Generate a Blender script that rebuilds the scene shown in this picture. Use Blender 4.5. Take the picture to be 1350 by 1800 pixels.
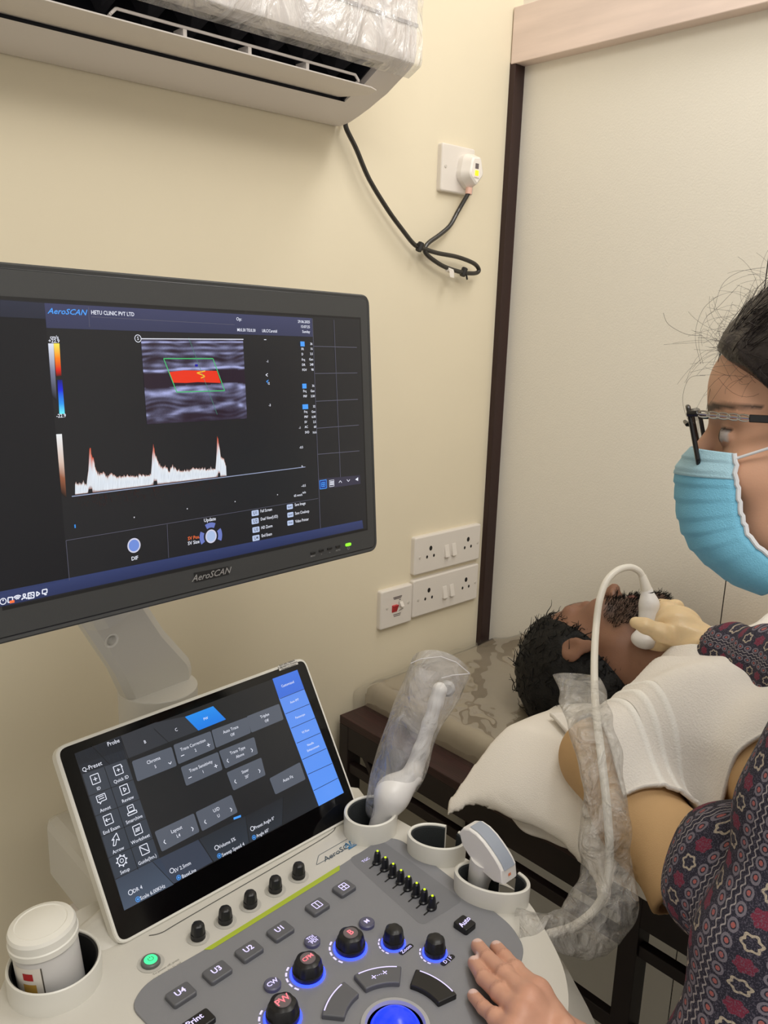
import bpy, math, random
import numpy as np
from mathutils import Vector, Matrix
random.seed(4); rng = np.random.RandomState(7)
for o in list(bpy.data.objects): bpy.data.objects.remove(o)
SC = bpy.context.scene; COL = SC.collection
# ---------------- camera ----------------
FP = 1465.5; H = 1.4
M = np.array([[0.73603184, -0.67630685, 0.02943089], [-0.13746998, -0.19189726, -0.97173939], [0.66284172, 0.71118527, -0.23421438]])
cam = bpy.data.cameras.new('camera'); co = bpy.data.objects.new('camera', cam); COL.objects.link(co); SC.camera = co
cam.sensor_fit = 'VERTICAL'; cam.sensor_height = 36.0; cam.lens = 36.0 * FP / 1800; cam.clip_start = 0.02
mw = Matrix.Identity(4)
for i in range(3):
    mw[i][0] = M[0][i]; mw[i][1] = -M[1][i]; mw[i][2] = -M[2][i]
mw[2][3] = H
co.matrix_world = mw
# ---------------- world, lights, exposure ----------------
wd = bpy.data.worlds.new('world'); SC.world = wd; wd.use_nodes = True
wd.node_tree.nodes['Background'].inputs[0].default_value = (1.0, 0.95, 0.88, 1)
wd.node_tree.nodes['Background'].inputs[1].default_value = 0.50
def area(name, loc, target, size, power, col=(1, .95, .88), sy=None):
    l = bpy.data.lights.new(name, 'AREA'); l.size = size; l.energy = power; l.color = col
    if sy: l.shape = 'RECTANGLE'; l.size_y = sy
    o = bpy.data.objects.new(name, l); COL.objects.link(o); o.location = loc
    o.rotation_euler = (Vector(target) - Vector(loc)).to_track_quat('-Z', 'Y').to_euler(); return o
area('ceiling_light', (0.20, -0.40, 2.36), (0.85, 0.45, 0.6), 1.0, 12.5, (1, .96, .90), 0.5)
area('tube_light', (0.98, 0.30, 2.34), (1.05, 0.42, .8), 0.25, 4.6, (1, .98, .96), 0.7)
SC.view_settings.view_transform = 'Standard'; SC.view_settings.look = 'None'
SC.view_settings.exposure = 0.34; SC.view_settings.gamma = 1.0; SC.view_settings.use_curve_mapping = False
# ---------------- pixel helpers (a pixel of the photo and a real plane or distance give a point) ----------------
def ray(x, y): return M.T @ np.array([(x - 675) / FP, (y - 900) / FP, 1.0])
def Zp(x, y, z): w = ray(x, y); w = w * (z - H) / w[2]; w[2] += H; return w
def Xp(x, y, v): w = ray(x, y); w = w * v / w[0]; w[2] += H; return w
def Yp(x, y, v): w = ray(x, y); w = w * v / w[1]; w[2] += H; return w
def Dp(x, y, d): w = ray(x, y) * d; w[2] += H; return w
class Plane:
    def __init__(s, o, u, v):
        s.o = np.array(o, float); s.u = np.array(u, float); s.u /= np.linalg.norm(s.u)
        v = np.array(v, float); v -= s.u * (v @ s.u); s.v = v / np.linalg.norm(v); s.n = np.cross(s.u, s.v)
    def at(s, x, y, h=0):
        r = ray(x, y); o = s.o + s.n * h; o = o - np.array([0, 0, H]); t = (o @ s.n) / (r @ s.n); p = r * t - o
        return np.array([p @ s.u, p @ s.v])
    def w(s, a, b, h=0): return s.o + s.u * a + s.v * b + s.n * h
# ---------------- materials ----------------
def lin(c): c = c / 255; return c / 12.92 if c <= .04045 else ((c + .055) / 1.055) ** 2.4
def rgb(r, g, b): return (lin(r), lin(g), lin(b), 1)
def setin(n, k, v):
    if k in n.inputs: n.inputs[k].default_value = v
def mat(name, col, rough=.5, metal=0, spec=.5, bump=0, bscale=200, noise=0, nscale=8, emit=None, estr=0, alpha=1, coat=0, trans=0, attr=False, emattr=False, bdet=3, stretch=None, sss=0):
    m = bpy.data.materials.new(name); m.use_nodes = True; nt = m.node_tree; p = nt.nodes['Principled BSDF']
    c = rgb(*col) if max(col) > 1 or len(col) == 3 else col
    setin(p, 'Base Color', c); setin(p, 'Roughness', rough); setin(p, 'Metallic', metal); setin(p, 'Specular IOR Level', spec)
    setin(p, 'Alpha', alpha); setin(p, 'Coat Weight', coat); setin(p, 'Transmission Weight', trans); setin(p, 'Coat Roughness', .08)
    if sss: setin(p, 'Subsurface Weight', sss); p.inputs['Subsurface Radius'].default_value = (.01, .004, .002)
    tc = nt.nodes.new('ShaderNodeTexCoord'); mp = nt.nodes.new('ShaderNodeMapping'); nt.links.new(tc.outputs['Object'], mp.inputs[0])
    if stretch: mp.inputs['Scale'].default_value = stretch
    if emit: setin(p, 'Emission Color', rgb(*emit)); setin(p, 'Emission Strength', estr)
    if attr or emattr:
        a = nt.nodes.new('ShaderNodeAttribute'); a.attribute_name = 'Col'
        if attr: nt.links.new(a.outputs['Color'], p.inputs['Base Color'])
        if emattr: nt.links.new(a.outputs['Color'], p.inputs['Emission Color']); setin(p, 'Emission Strength', estr)
        src = a.outputs['Color']
    if noise:
        n = nt.nodes.new('ShaderNodeTexNoise'); n.inputs['Scale'].default_value = nscale; n.inputs['Detail'].default_value = 5
        nt.links.new(mp.outputs[0], n.inputs['Vector'])
        mx = nt.nodes.new('ShaderNodeMix'); mx.data_type = 'RGBA'; mx.blend_type = 'MULTIPLY'; mx.inputs[0].default_value = 1
        r = nt.nodes.new('ShaderNodeValToRGB'); r.color_ramp.elements[0].position = .3; r.color_ramp.elements[1].position = .7
        k = 1 - noise; r.color_ramp.elements[0].color = (k, k, k, 1); r.color_ramp.elements[1].color = (1, 1, 1, 1)
        nt.links.new(n.outputs['Fac'], r.inputs[0]); nt.links.new(r.outputs[0], mx.inputs[7])
        if attr: nt.links.new(src, mx.inputs[6])
        else: mx.inputs[6].default_value = c
        nt.links.new(mx.outputs[2], p.inputs['Base Color'])
    if bump:
        n = nt.nodes.new('ShaderNodeTexNoise'); n.inputs['Scale'].default_value = bscale; n.inputs['Detail'].default_value = bdet
        nt.links.new(mp.outputs[0], n.inputs['Vector'])
        b = nt.nodes.new('ShaderNodeBump'); b.inputs['Strength'].default_value = bump; b.inputs['Distance'].default_value = .002
        nt.links.new(n.outputs['Fac'], b.inputs['Height']); nt.links.new(b.outputs[0], p.inputs['Normal'])
    return m
def film(name, tint, amount, rough=.15, scale=60, dist=.004, strength=.8, stretch=(1, 1, 1), gloss=.35, det=6, dis=1.2):
    """thin clear plastic: mostly transparent, milky where it creases, glossy ridges"""
    m = bpy.data.materials.new(name); m.use_nodes = True; nt = m.node_tree; N = nt.nodes; L = nt.links
    N.remove(N['Principled BSDF']); out = N['Material Output']
    tc = N.new('ShaderNodeTexCoord'); mp = N.new('ShaderNodeMapping'); mp.inputs['Scale'].default_value = stretch; L.new(tc.outputs['Object'], mp.inputs[0])
    no = N.new('ShaderNodeTexNoise'); no.inputs['Scale'].default_value = scale; no.inputs['Detail'].default_value = det; no.inputs['Distortion'].default_value = dis
    L.new(mp.outputs[0], no.inputs['Vector'])
    vo = N.new('ShaderNodeTexVoronoi'); vo.feature = 'DISTANCE_TO_EDGE'; vo.inputs['Scale'].default_value = scale * .5; L.new(mp.outputs[0], vo.inputs['Vector'])
    bp = N.new('ShaderNodeBump'); bp.inputs['Strength'].default_value = strength; bp.inputs['Distance'].default_value = dist; L.new(no.outputs['Fac'], bp.inputs['Height'])
    tr = N.new('ShaderNodeBsdfTransparent'); tr.inputs[0].default_value = (.97, .97, .97, 1)
    df = N.new('ShaderNodeBsdfDiffuse'); df.inputs[0].default_value = tint; L.new(bp.outputs[0], df.inputs['Normal'])
    gl = N.new('ShaderNodeBsdfGlossy'); gl.inputs['Roughness'].default_value = rough; L.new(bp.outputs[0], gl.inputs['Normal'])
    ramp = N.new('ShaderNodeValToRGB'); ramp.color_ramp.elements[0].position = .45; ramp.color_ramp.elements[0].color = (amount * .6,) * 3 + (1,)
    ramp.color_ramp.elements[1].position = .75; ramp.color_ramp.elements[1].color = (min(1, amount * 2.2),) * 3 + (1,)
    L.new(no.outputs['Fac'], ramp.inputs[0])
    m1 = N.new('ShaderNodeMixShader'); L.new(ramp.outputs[0], m1.inputs[0]); L.new(tr.outputs[0], m1.inputs[1]); L.new(df.outputs[0], m1.inputs[2])
    lw = N.new('ShaderNodeLayerWeight'); lw.inputs['Blend'].default_value = gloss; L.new(bp.outputs[0], lw.inputs['Normal'])
    mu = N.new('ShaderNodeMath'); mu.operation = 'MULTIPLY'; mu.inputs[1].default_value = .55; L.new(lw.outputs['Facing'], mu.inputs[0])
    m2 = N.new('ShaderNodeMixShader'); L.new(mu.outputs[0], m2.inputs[0]); L.new(m1.outputs[0], m2.inputs[1]); L.new(gl.outputs[0], m2.inputs[2])
    L.new(m2.outputs[0], out.inputs[0]); return m
# ---------------- mesh builder ----------------
class MB:
    def __init__(s): s.v = []; s.f = []; s.c = []; s.smooth = False
    def add(s, vs, fs, col=None):
        n = len(s.v); s.v += [tuple(map(float, p)) for p in vs]; s.f += [tuple(n + i for i in q) for q in fs]
        s.c += [col or (1, 1, 1)] * len(vs); return s
    def box(s, a, b):
        x0, y0, z0 = a; x1, y1, z1 = b
        return s.add([(x0, y0, z0), (x1, y0, z0), (x1, y1, z0), (x0, y1, z0), (x0, y0, z1), (x1, y0, z1), (x1, y1, z1), (x0, y1, z1)],
                     [(0, 3, 2, 1), (4, 5, 6, 7), (0, 1, 5, 4), (1, 2, 6, 5), (2, 3, 7, 6), (3, 0, 4, 7)])
    def loft(s, rings, cap=True, close=True, col=None):
        n = len(rings[0]); vs = [p for r in rings for p in r]; fs = []
        for k in range(len(rings) - 1):
            for i in range(n if close else n - 1):
                j = (i + 1) % n; fs.append((k * n + i, k * n + j, (k + 1) * n + j, (k + 1) * n + i))
        if cap: fs.append(tuple(range(n - 1, -1, -1))); fs.append(tuple(range((len(rings) - 1) * n, len(rings) * n)))
        return s.add(vs, fs, col)
    def prism(s, pl, pts, h0, h1, bev=0):
        pts = [tuple(p) for p in pts]
        A = sum(pts[i][0] * pts[(i + 1) % len(pts)][1] - pts[(i + 1) % len(pts)][0] * pts[i][1] for i in range(len(pts)))
        if A < 0: pts = pts[::-1]
        R = [[pl.w(a, b, h0) for a, b in pts]]
        if bev:
            R.append([pl.w(a, b, h1 - bev) for a, b in pts])
            R.append([pl.w(a, b, h1 - bev * .35) for a, b in inset(pts, bev * .35)])
            R.append([pl.w(a, b, h1) for a, b in inset(pts, bev)])
        else: R.append([pl.w(a, b, h1) for a, b in pts])
        return s.loft(R)
    def flat(s, pl, pts, h=0, col=None):
        pts = list(pts); A = sum(pts[i][0] * pts[(i + 1) % len(pts)][1] - pts[(i + 1) % len(pts)][0] * pts[i][1] for i in range(len(pts)))
        if A < 0: pts = pts[::-1]
        return s.add([pl.w(p[0], p[1], h) for p in pts], [tuple(range(len(pts)))], col)
    def line(s, pl, a, b, t, h=0, col=None):
        a = np.array(a); b = np.array(b); d = b - a; L = np.linalg.norm(d); d = d / (L or 1); q = np.array([-d[1], d[0]]) * t / 2
        return s.flat(pl, [a - q, b - q, b + q, a + q], h, col)
    def ring(s, pl, c, r0, r1, h=0, n=24, col=None, a0=0, a1=360):
        vs = []; fs = []; full = a1 - a0 >= 360
        for i in range(n + 1):
            a = math.radians(a0 + (a1 - a0) * i / n)
            for r in (r0, r1): vs.append(pl.w(c[0] + r * math.cos(a), c[1] + r * math.sin(a), h))
        for i in range(n): fs.append((2 * i, 2 * i + 1, 2 * i + 3, 2 * i + 2))
        return s.add(vs, fs, col)
    def tube(s, pts, r, n=10, cap=True, col=None):
        pts = [np.array(p, float) for p in pts]; rr = r if hasattr(r, '__len__') else [r] * len(pts)
        rings = []; up = None
        for i, p in enumerate(pts):
            t = pts[min(i + 1, len(pts) - 1)] - pts[max(i - 1, 0)]; t /= (np.linalg.norm(t) or 1)
            if up is None: up = np.array([0, 0, 1.]) if abs(t[2]) < .9 else np.array([1., 0, 0])
            a = np.cross(t, up); a /= np.linalg.norm(a); up = np.cross(a, t)
            rings.append([p + rr[i] * (math.cos(2 * math.pi * k / n) * a + math.sin(2 * math.pi * k / n) * up) for k in range(n)])
        return s.loft(rings, cap, True, col)
    def lathe(s, pl, c, prof, n=32, ax=1, ay=1, rot=0, mod=None):
        rings = []
        for r, h in prof:
            ring = []
            for k in range(n):
                a = 2 * math.pi * k / n; q = r * (mod(a) if mod else 1); x = q * math.cos(a) * ax; y = q * math.sin(a) * ay
                ring.append(pl.w(c[0] + x * math.cos(rot) - y * math.sin(rot), c[1] + x * math.sin(rot) + y * math.cos(rot), h))
            rings.append(ring)
        return s.loft(rings)
    def build(s, name, m, parent=None, smooth=None, bevel=0, fixn=False):
        me = bpy.data.meshes.new(name); me.from_pydata(s.v, [], s.f); me.update()
        if fixn:
            import bmesh
            bm = bmesh.new(); bm.from_mesh(me); bmesh.ops.recalc_face_normals(bm, faces=bm.faces); bm.to_mesh(me); bm.free()
        if any(c != (1, 1, 1) for c in s.c): colattr(me, s.c)
        o = bpy.data.objects.new(name, me); COL.objects.link(o); me.materials.append(m)
        if smooth is None: smooth = s.smooth
        if smooth:
            for p in me.polygons: p.use_smooth = True
            if smooth != 'all': 
                try: me.set_sharp_from_angle(angle=math.radians(24))
                except Exception: pass
        if bevel:
            b = o.modifiers.new('bevel', 'BEVEL'); b.width = bevel; b.segments = 2; b.limit_method = 'ANGLE'
        if parent: o.parent = parent; o.matrix_parent_inverse = Matrix.Translation(-Vector(root_of(parent)))
        return o
def root_of(p):
    if p.parent: return (0, 0, 0)
    return tuple(p.location)
def colattr(me, cols):
    ca = me.color_attributes.new('Col', 'FLOAT_COLOR', 'POINT')
    a = np.ones((len(me.vertices), 4), np.float32); a[:, :3] = np.array(cols)[:, :3]; ca.data.foreach_set('color', a.ravel())
def inset(pts, d):
    n = len(pts); out = []
    for i in range(n):
        p0 = np.array(pts[i - 1]); p = np.array(pts[i]); p1 = np.array(pts[(i + 1) % n])
        a = p - p0; b = p1 - p; a = a / (np.linalg.norm(a) or 1); b = b / (np.linalg.norm(b) or 1)
        na = np.array([-a[1], a[0]]); nb = np.array([-b[1], b[0]]); m_ = na + nb; L = np.linalg.norm(m_)
        m_ = m_ / (L or 1); k = max(.5, m_ @ na); out.append(tuple(p + m_ * d / k))
    return out
def rounded(pts, r, seg=5):
    out = []; n = len(pts)
    for i in range(n):
        p0 = np.array(pts[i - 1], float); p = np.array(pts[i], float); p1 = np.array(pts[(i + 1) % n], float)
        ri = r[i] if hasattr(r, '__len__') else r
        a = p0 - p; b = p1 - p; la = np.linalg.norm(a); lb = np.linalg.norm(b); q = min(ri, la * .48, lb * .48)
        A = p + a / la * q; B = p + b / lb * q
        for k in range(seg + 1):
            t = k / seg; out.append(tuple((1 - t) ** 2 * A + 2 * t * (1 - t) * p + t * t * B))
    return out
def rect(c, w, h, r=0, rot=0, seg=4):
    pts = [(-w / 2, -h / 2), (w / 2, -h / 2), (w / 2, h / 2), (-w / 2, h / 2)]
    if r: pts = rounded(pts, r, seg)
    return [(c[0] + x * math.cos(rot) - y * math.sin(rot), c[1] + x * math.sin(rot) + y * math.cos(rot)) for x, y in pts]
def crv(pts, n=8):
    P = [np.array(p, float) for p in pts]; out = []
    for i in range(len(P) - 1):
        p0 = P[max(i - 1, 0)]; p1 = P[i]; p2 = P[i + 1]; p3 = P[min(i + 2, len(P) - 1)]
        for k in range(n):
            t = k / n; out.append(.5 * ((2 * p1) + (-p0 + p2) * t + (2 * p0 - 5 * p1 + 4 * p2 - p3) * t * t + (-p0 + 3 * p1 - 3 * p2 + p3) * t ** 3))
    out.append(P[-1]); return out
_tc = {}
def text(mb, pl, s, c, size, h=0, rot=0, align='CENTER', shear=0, sx=1, bold=0, col=None):
    key = (s, shear, align, bold)
    if key not in _tc:
        cu = bpy.data.curves.new('t', 'FONT'); cu.body = s; cu.align_x = align; cu.align_y = 'CENTER'; cu.shear = shear; cu.resolution_u = 2; cu.offset = bold
        ob = bpy.data.objects.new('t', cu); COL.objects.link(ob); me = ob.to_mesh()
        _tc[key] = ([tuple(v.co) for v in me.vertices], [tuple(p.vertices) for p in me.polygons])
        ob.to_mesh_clear(); bpy.data.objects.remove(ob); bpy.data.curves.remove(cu)
    vs, fs = _tc[key]; cr, sr = math.cos(rot), math.sin(rot)
    W_ = []
    for x, y, z in vs:
        x *= size * sx; y *= size; W_.append(pl.w(c[0] + x * cr - y * sr, c[1] + x * sr + y * cr, h))
    mb.add(W_, fs, col)
def tag(o, label=None, cat=None, group=None, kind=None):
    if label: o['label'] = label
    if cat: o['category'] = cat
    if group: o['group'] = group
    if kind: o['kind'] = kind
    return o
def thing(name, loc, label, cat, group=None):
    o = bpy.data.objects.new(name, None); o.empty_display_size = .05; COL.objects.link(o); o.location = tuple(map(float, loc)); return tag(o, label, cat, group)
# ---------------- signed distance modelling (bodies, hands, cloth) ----------------
def smin(a, b, k):
    h = np.clip(.5 + .5 * (b - a) / k, 0, 1); return b + (a - b) * h - k * h * (1 - h)
def smax(a, b, k): return -smin(-a, -b, k)
def cap(P, a, b, ra, rb=None):
    rb = ra if rb is None else rb; a = np.array(a, float); b = np.array(b, float); d = b - a
    t = np.clip(((P - a) @ d) / (d @ d), 0, 1); return np.linalg.norm(P - a - t[:, None] * d, axis=1) - (ra + t * (rb - ra))
def ell(P, c, r, B=None):
    q = P - np.array(c, float)
    if B is not None: q = q @ np.array(B).T
    r = np.array(r, float); k0 = np.linalg.norm(q / r, axis=1); k1 = np.linalg.norm(q / r ** 2, axis=1); return k0 * (k0 - 1) / np.maximum(k1, 1e-9)
def sdf_mesh(fn, lo, hi, h, slack=.0):
    lo = np.array(lo, float); hi = np.array(hi, float); n = np.ceil((hi - lo) / h).astype(int) + 1
    g = [lo[i] + h * np.arange(n[i]) for i in range(3)]
    bl = 5; gc = [lo[i] + h * (bl * np.arange(-(-n[i] // bl)) + (bl - 1) / 2) for i in range(3)]
    GC = np.stack(np.meshgrid(*gc, indexing='ij'), -1); cs = GC.shape[:3]; cv = fn(GC.reshape(-1, 3)).reshape(cs)
    val = np.kron(cv, np.ones((bl, bl, bl)))[:n[0], :n[1], :n[2]].copy(); near = np.argwhere(np.abs(cv) < h * bl * 1.9 + slack)
    o_ = np.stack(np.meshgrid(*[np.arange(bl)] * 3, indexing='ij'), -1).reshape(-1, 3)
    for i in range(0, len(near), 1500):
        I = (near[i:i + 1500, None, :] * bl + o_[None]).reshape(-1, 3); I = I[(I < n).all(1)]
        val[I[:, 0], I[:, 1], I[:, 2]] = fn(lo + h * I)
    c = [val[i:n[0] - 1 + i, j:n[1] - 1 + j, k:n[2] - 1 + k] for i in (0, 1) for j in (0, 1) for k in (0, 1)]
    st = np.stack(c, -1); mask = (st.min(-1) < 0) & (st.max(-1) >= 0); idx = -np.ones(mask.shape, int); cells = np.argwhere(mask); idx[mask] = np.arange(len(cells))
    S = st[mask]; off = np.array([(i, j, k) for i in (0, 1) for j in (0, 1) for k in (0, 1)], float)
    acc = np.zeros((len(cells), 3)); cnt = np.zeros(len(cells))
    for a in range(8):
        for b in range(a + 1, 8):
            if np.abs(off[a] - off[b]).sum() != 1: continue
            va, vb = S[:, a], S[:, b]; m_ = (va < 0) != (vb < 0); t = np.where(m_, va / np.where(va - vb == 0, 1, va - vb), 0)
            acc += np.where(m_[:, None], off[a] + t[:, None] * (off[b] - off[a]), 0); cnt += m_
    V = lo + h * (cells + acc / cnt[:, None]); F = []
    for ax in range(3):
        s0 = [slice(0, m) for m in n]; s1 = [slice(0, m) for m in n]; s0[ax] = slice(0, n[ax] - 1); s1[ax] = slice(1, n[ax])
        A = val[tuple(s0)] < 0; B_ = val[tuple(s1)] < 0; e = np.argwhere(A != B_); b1, b2 = [(1, 2), (2, 0), (0, 1)][ax]
        e = e[(e[:, b1] > 0) & (e[:, b2] > 0) & (e[:, b1] < n[b1] - 1) & (e[:, b2] < n[b2] - 1)]
        d1 = np.zeros(3, int); d1[b1] = 1; d2 = np.zeros(3, int); d2[b2] = 1
        q = np.stack([idx[tuple((e - d1 - d2).T)], idx[tuple((e - d2).T)], idx[tuple(e.T)], idx[tuple((e - d1).T)]], 1)
        ins = A[tuple(e.T)]; q = np.where(ins[:, None], q, q[:, ::-1]); F.append(q)
    F = np.concatenate(F); F = F[(F >= 0).all(1)]; return V, F
def build_np(name, V, F, m, parent=None, cols=None, smooth=True, sub=0):
    me = bpy.data.meshes.new(name); me.from_pydata(V.tolist(), [], F.tolist()); me.update()
    if cols is not None: colattr(me, cols)
    o = bpy.data.objects.new(name, me); COL.objects.link(o); me.materials.append(m)
    if smooth: me.polygons.foreach_set('use_smooth', [True] * len(me.polygons))
    if sub: s_ = o.modifiers.new('smooth', 'SMOOTH'); s_.factor = .5; s_.iterations = sub
    if parent: o.parent = parent; o.matrix_parent_inverse = Matrix.Translation(-Vector(root_of(parent)))
    return o
def vnoise(P, s, seed=0):
    """cheap smooth noise: sum of rotated sines"""
    r = np.random.RandomState(seed); out = 0
    for k in range(6):
        d = r.normal(size=3); d /= np.linalg.norm(d); out = out + np.sin((P @ d) * s * (.6 + .9 * r.rand()) + r.rand() * 6.28)
    return out / 6
# ================= SETTING =================
WY = 1.006; PX = 1.2235
m_wall = mat('cream_wall_paint', (230, 219, 193), .75, noise=.05, nscale=3, bump=.08, bscale=60)
m_part = mat('ivory_laminate', (233, 228, 216), .42, noise=.03, nscale=2, bump=.15, bscale=350)
m_floor = mat('grey_vinyl_floor', (120, 114, 96), .5, noise=.15, nscale=14)
m_ceil = mat('white_ceiling', (235, 233, 226), .8)
m_trim = mat('dark_wood_trim', (52, 28, 24), .5, noise=.4, nscale=40, stretch=(1, 1, .05))
m_beam = mat('pink_wood_lintel', (234, 214, 203), .4, noise=.16, nscale=9, stretch=(.3, .5, 6))
def struct(name, mb, m, **k): return tag(mb.build(name, m, **k), kind='structure')
struct('wall_left', MB().box((-2.2, WY, 0), (PX + .25, WY + .1, 2.45)), m_wall)
pw = MB()
for y0, y1 in ((0.5375, WY + .0), (-.30, 0.5355), (-1.9, -.302)): pw.box((PX, y0, 0), (PX + .05, y1, 1.93))
struct('wall_right', pw, m_part)
struct('wall_right_upper', MB().box((PX + .06, -1.9, 1.80), (PX + .10, WY, 2.45)), m_ceil)
jt = MB()
jt.box((PX + .001, .5355, 0), (PX + .03, .5375, 1.93)); jt.box((PX + .001, -.302, 0), (PX + .03, -.300, 1.93))
struct('trim_3', jt, mat('panel_joint', (40, 34, 28), .8))
struct('floor', MB().box((-2.2, -1.9, -.1), (PX + .25, WY + .1, 0)), m_floor)
struct('ceiling', MB().box((-2.2, -1.9, 2.45), (PX + .25, WY + .1, 2.55)), m_ceil)
struct('trim_1', MB().box((1.198, WY - .012, .0), (PX + .003, WY + .002, 1.815)), m_trim, bevel=.001)
struct('trim_2', MB().box((1.197, -1.9, 1.812), (PX + .005, WY - .002, 1.899)), m_beam, bevel=.0015)
# ================= AIR CONDITIONER =================
m_ac = mat('ac_white_plastic', (230, 223, 218), .45, noise=.04, nscale=5)
m_acd = mat('ac_dark_vent', (28, 30, 38), .6)
m_acg = mat('ac_grey_line', (165, 160, 160), .5)
AC = thing('air_conditioner', (.3, WY, 1.655), 'white wall mounted split air conditioner, plastic film still on its front', 'air conditioner')
x0, x1 = -.13, .82
pr = [(WY - .001, 1.656), (.996, 1.655), (.975, 1.6575), (.955, 1.663), (.933, 1.670), (.915, 1.677)]          # lower curve
fr = [(.872, 1.697), (.857, 1.7045), (.848, 1.711), (.845, 1.724), (.8455, 1.745), (.846, 1.80), (.852, 1.86), (.875, 1.90), (WY - .001, 1.91)]
slot_b = (.905, 1.681); slot_t = (.876, 1.705)
full = pr + [(.899, 1.6828)] + fr
def extr(mb, prof, xa, xb): mb.loft([[(xa, y, z) for y, z in prof], [(xb, y, z) for y, z in prof]]); return mb
b = MB()
# the end blocks keep the whole profile, the long middle has the air slot cut out of it
extr(b, full, x1 - .045, x1); extr(b, full, x0, x0 + .045)
mid = pr[:-1] + [(.938, 1.668), (.940, 1.690), (.965, 1.745), (.905, 1.752), (.880, 1.716), (.868, 1.705), (.857, 1.7045)] + fr[2:]
extr(b, mid, x0 + .045, x1 - .045)
b.build('body', m_ac, AC, smooth=True)
ins = MB(); extr(ins, [(.966, 1.746), (.941, 1.690), (.938, 1.6683), (.9375, 1.6683), (.9395, 1.691), (.9635, 1.7442), (.9055, 1.7512), (.906, 1.7525)], x0 + .046, x1 - .046)
for xx in (x1 - .0475, x0 + .0455): extr(ins, [(.938, 1.669), (.940, 1.690), (.964, 1.744), (.906, 1.751), (.882, 1.716), (.874, 1.7065)], xx, xx + .002)
ins.build('air_duct', m_acd, AC)
for k in range(16):
    xx = x0 + .08 + k * .053
    MB().add([(xx, .962, 1.74), (xx + .012, .94, 1.695), (xx + .018, .905, 1.712), (xx + .004, .91, 1.745)], [(0, 1, 2, 3)]).add([(xx + .0015, .962, 1.74), (xx + .0135, .94, 1.695), (xx + .0195, .905, 1.712), (xx + .0055, .91, 1.745)], [(3, 2, 1, 0)]).build('vane', mat('vane_grey', (70, 70, 76), .5) if k == 0 else bpy.data.materials['vane_grey'], AC)
def frame_px(X0, pts, r, name, m, par):
    t = MB()
    for a, c in zip(pts[:-1], pts[1:]): t.tube([a, c], r, 8)
    return t.build(name, m, par, smooth=True)
# swing flap: thin curved blade standing out of the slot
fl = MB(); prof = [(.935, 1.6745), (.915, 1.6732), (.89, 1.6728), (.8685, 1.6755), (.868, 1.6768), (.89, 1.6748), (.915, 1.6755), (.935, 1.677)]
fl.loft([[(x0 + .02, y, z) for y, z in prof], [(x1 - .055, y, z) for y, z in prof], [(x1 - .040, .5 * y + .4410, z + .0002) for y, z in prof]])
fl.build('flap', m_ac, AC, smooth=True)
for xa, xb in ((-.08, .36), (.425, .757)):
    lz = 1.6905; ly = .884; pts = [(xb, .902, 1.679), (xb, ly, lz - .006), (xb - .006, ly, lz), (xa + .006, ly, lz), (xa, ly, lz - .006), (xa, .902, 1.679)]
    g = MB()
    for a, c in zip(pts[:-1], pts[1:]): g.tube([a, c], .0017, 8)
    n = 3
    for k in range(1, n + 1):
        xx = xa + (xb - xa) * k / (n + 1); g.box((xx - .001, ly, lz - .012), (xx + .0035, .905, lz))
    g.build('louver_frame', m_ac, AC, smooth=True)
gl = MB(); gl.box((x0, .8435, 1.752), (x1 + .0005, .8462, 1.756)); gl.build('panel_seam', m_acg, AC)
# protective film wrapped over the front panel
m_wrap = film('protective_film', (.9, .88, .88, 1), .28, .12, 22, .02, 1.0, (1, 1, .5), .5)
nx, nz = 150, 36; path = crv([(.9, 1.908), (.850, 1.866), (.8435, 1.80), (.8425, 1.745), (.8425, 1.712), (.851, 1.7035), (.868, 1.6955)], 6); path = path[:nz]
V = []; F = []
for j, (y, z) in enumerate(path):
    for i in range(nx):
        xx = x0 + (x1 + .003 - x0) * i / (nx - 1); w = vnoise(np.array([[xx * 1.0, z * .6, 0]]), 75, 3)[0] + .6 * vnoise(np.array([[xx + .5 * z, z * 1.4, 0]]), 160, 9)[0]
        V.append((xx, y - .0035 - .0034 * w, z - .001 * w))
for j in range(len(path) - 1):
    for i in range(nx - 1): F.append((j * nx + i, j * nx + i + 1, (j + 1) * nx + i + 1, (j + 1) * nx + i))
tg = build_np('plastic_film', np.array(V), np.array(F), m_wrap)
tag(tg, 'crinkled clear protective film stuck over the front of the air conditioner', 'plastic film')
# ================= SOCKETS AND POWER CORD =================
m_pl = mat('switch_plate_white', (226, 219, 210), .35); m_hole = mat('socket_hole', (20, 16, 14), .6)
m_red = mat('red_rocker', (190, 40, 48), .35); m_prt = mat('grey_print', (110, 100, 100), .6); m_screw = mat('plate_screw', (205, 198, 188), .4)
WP = Plane((0, WY, 0), (1, 0, 0), (0, 0, 1))     # u = x, v = z, outward normal towards the room (-y)
def plate(name, xa, za, xb, zb, label, group=None, dep=.010):
    t = thing(name, ((xa + xb) / 2, WY, za), label, 'wall socket', group)
    MB().prism(WP, rounded([(xa, za), (xb, za), (xb, zb), (xa, zb)], .0045), 0, dep, .0025).build('plate', m_pl, t)
    return t
def outlet(t, cx, cz, s=1):
    hh = MB()
    hh.prism(WP, [(cx + .0038 * s * math.cos(a * .5236), cz + .013 * s + .0046 * s * math.sin(a * .5236)) for a in range(12)], .006, .01015)
    for q in (-1, 1): hh.prism(WP, [(cx + q * .0088 * s + .0024 * s * math.cos(a * .5236), cz - .002 * s + .003 * s * math.sin(a * .5236)) for a in range(12)], .006, .01015)
    hh.build('socket_holes', m_hole, t)
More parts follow.
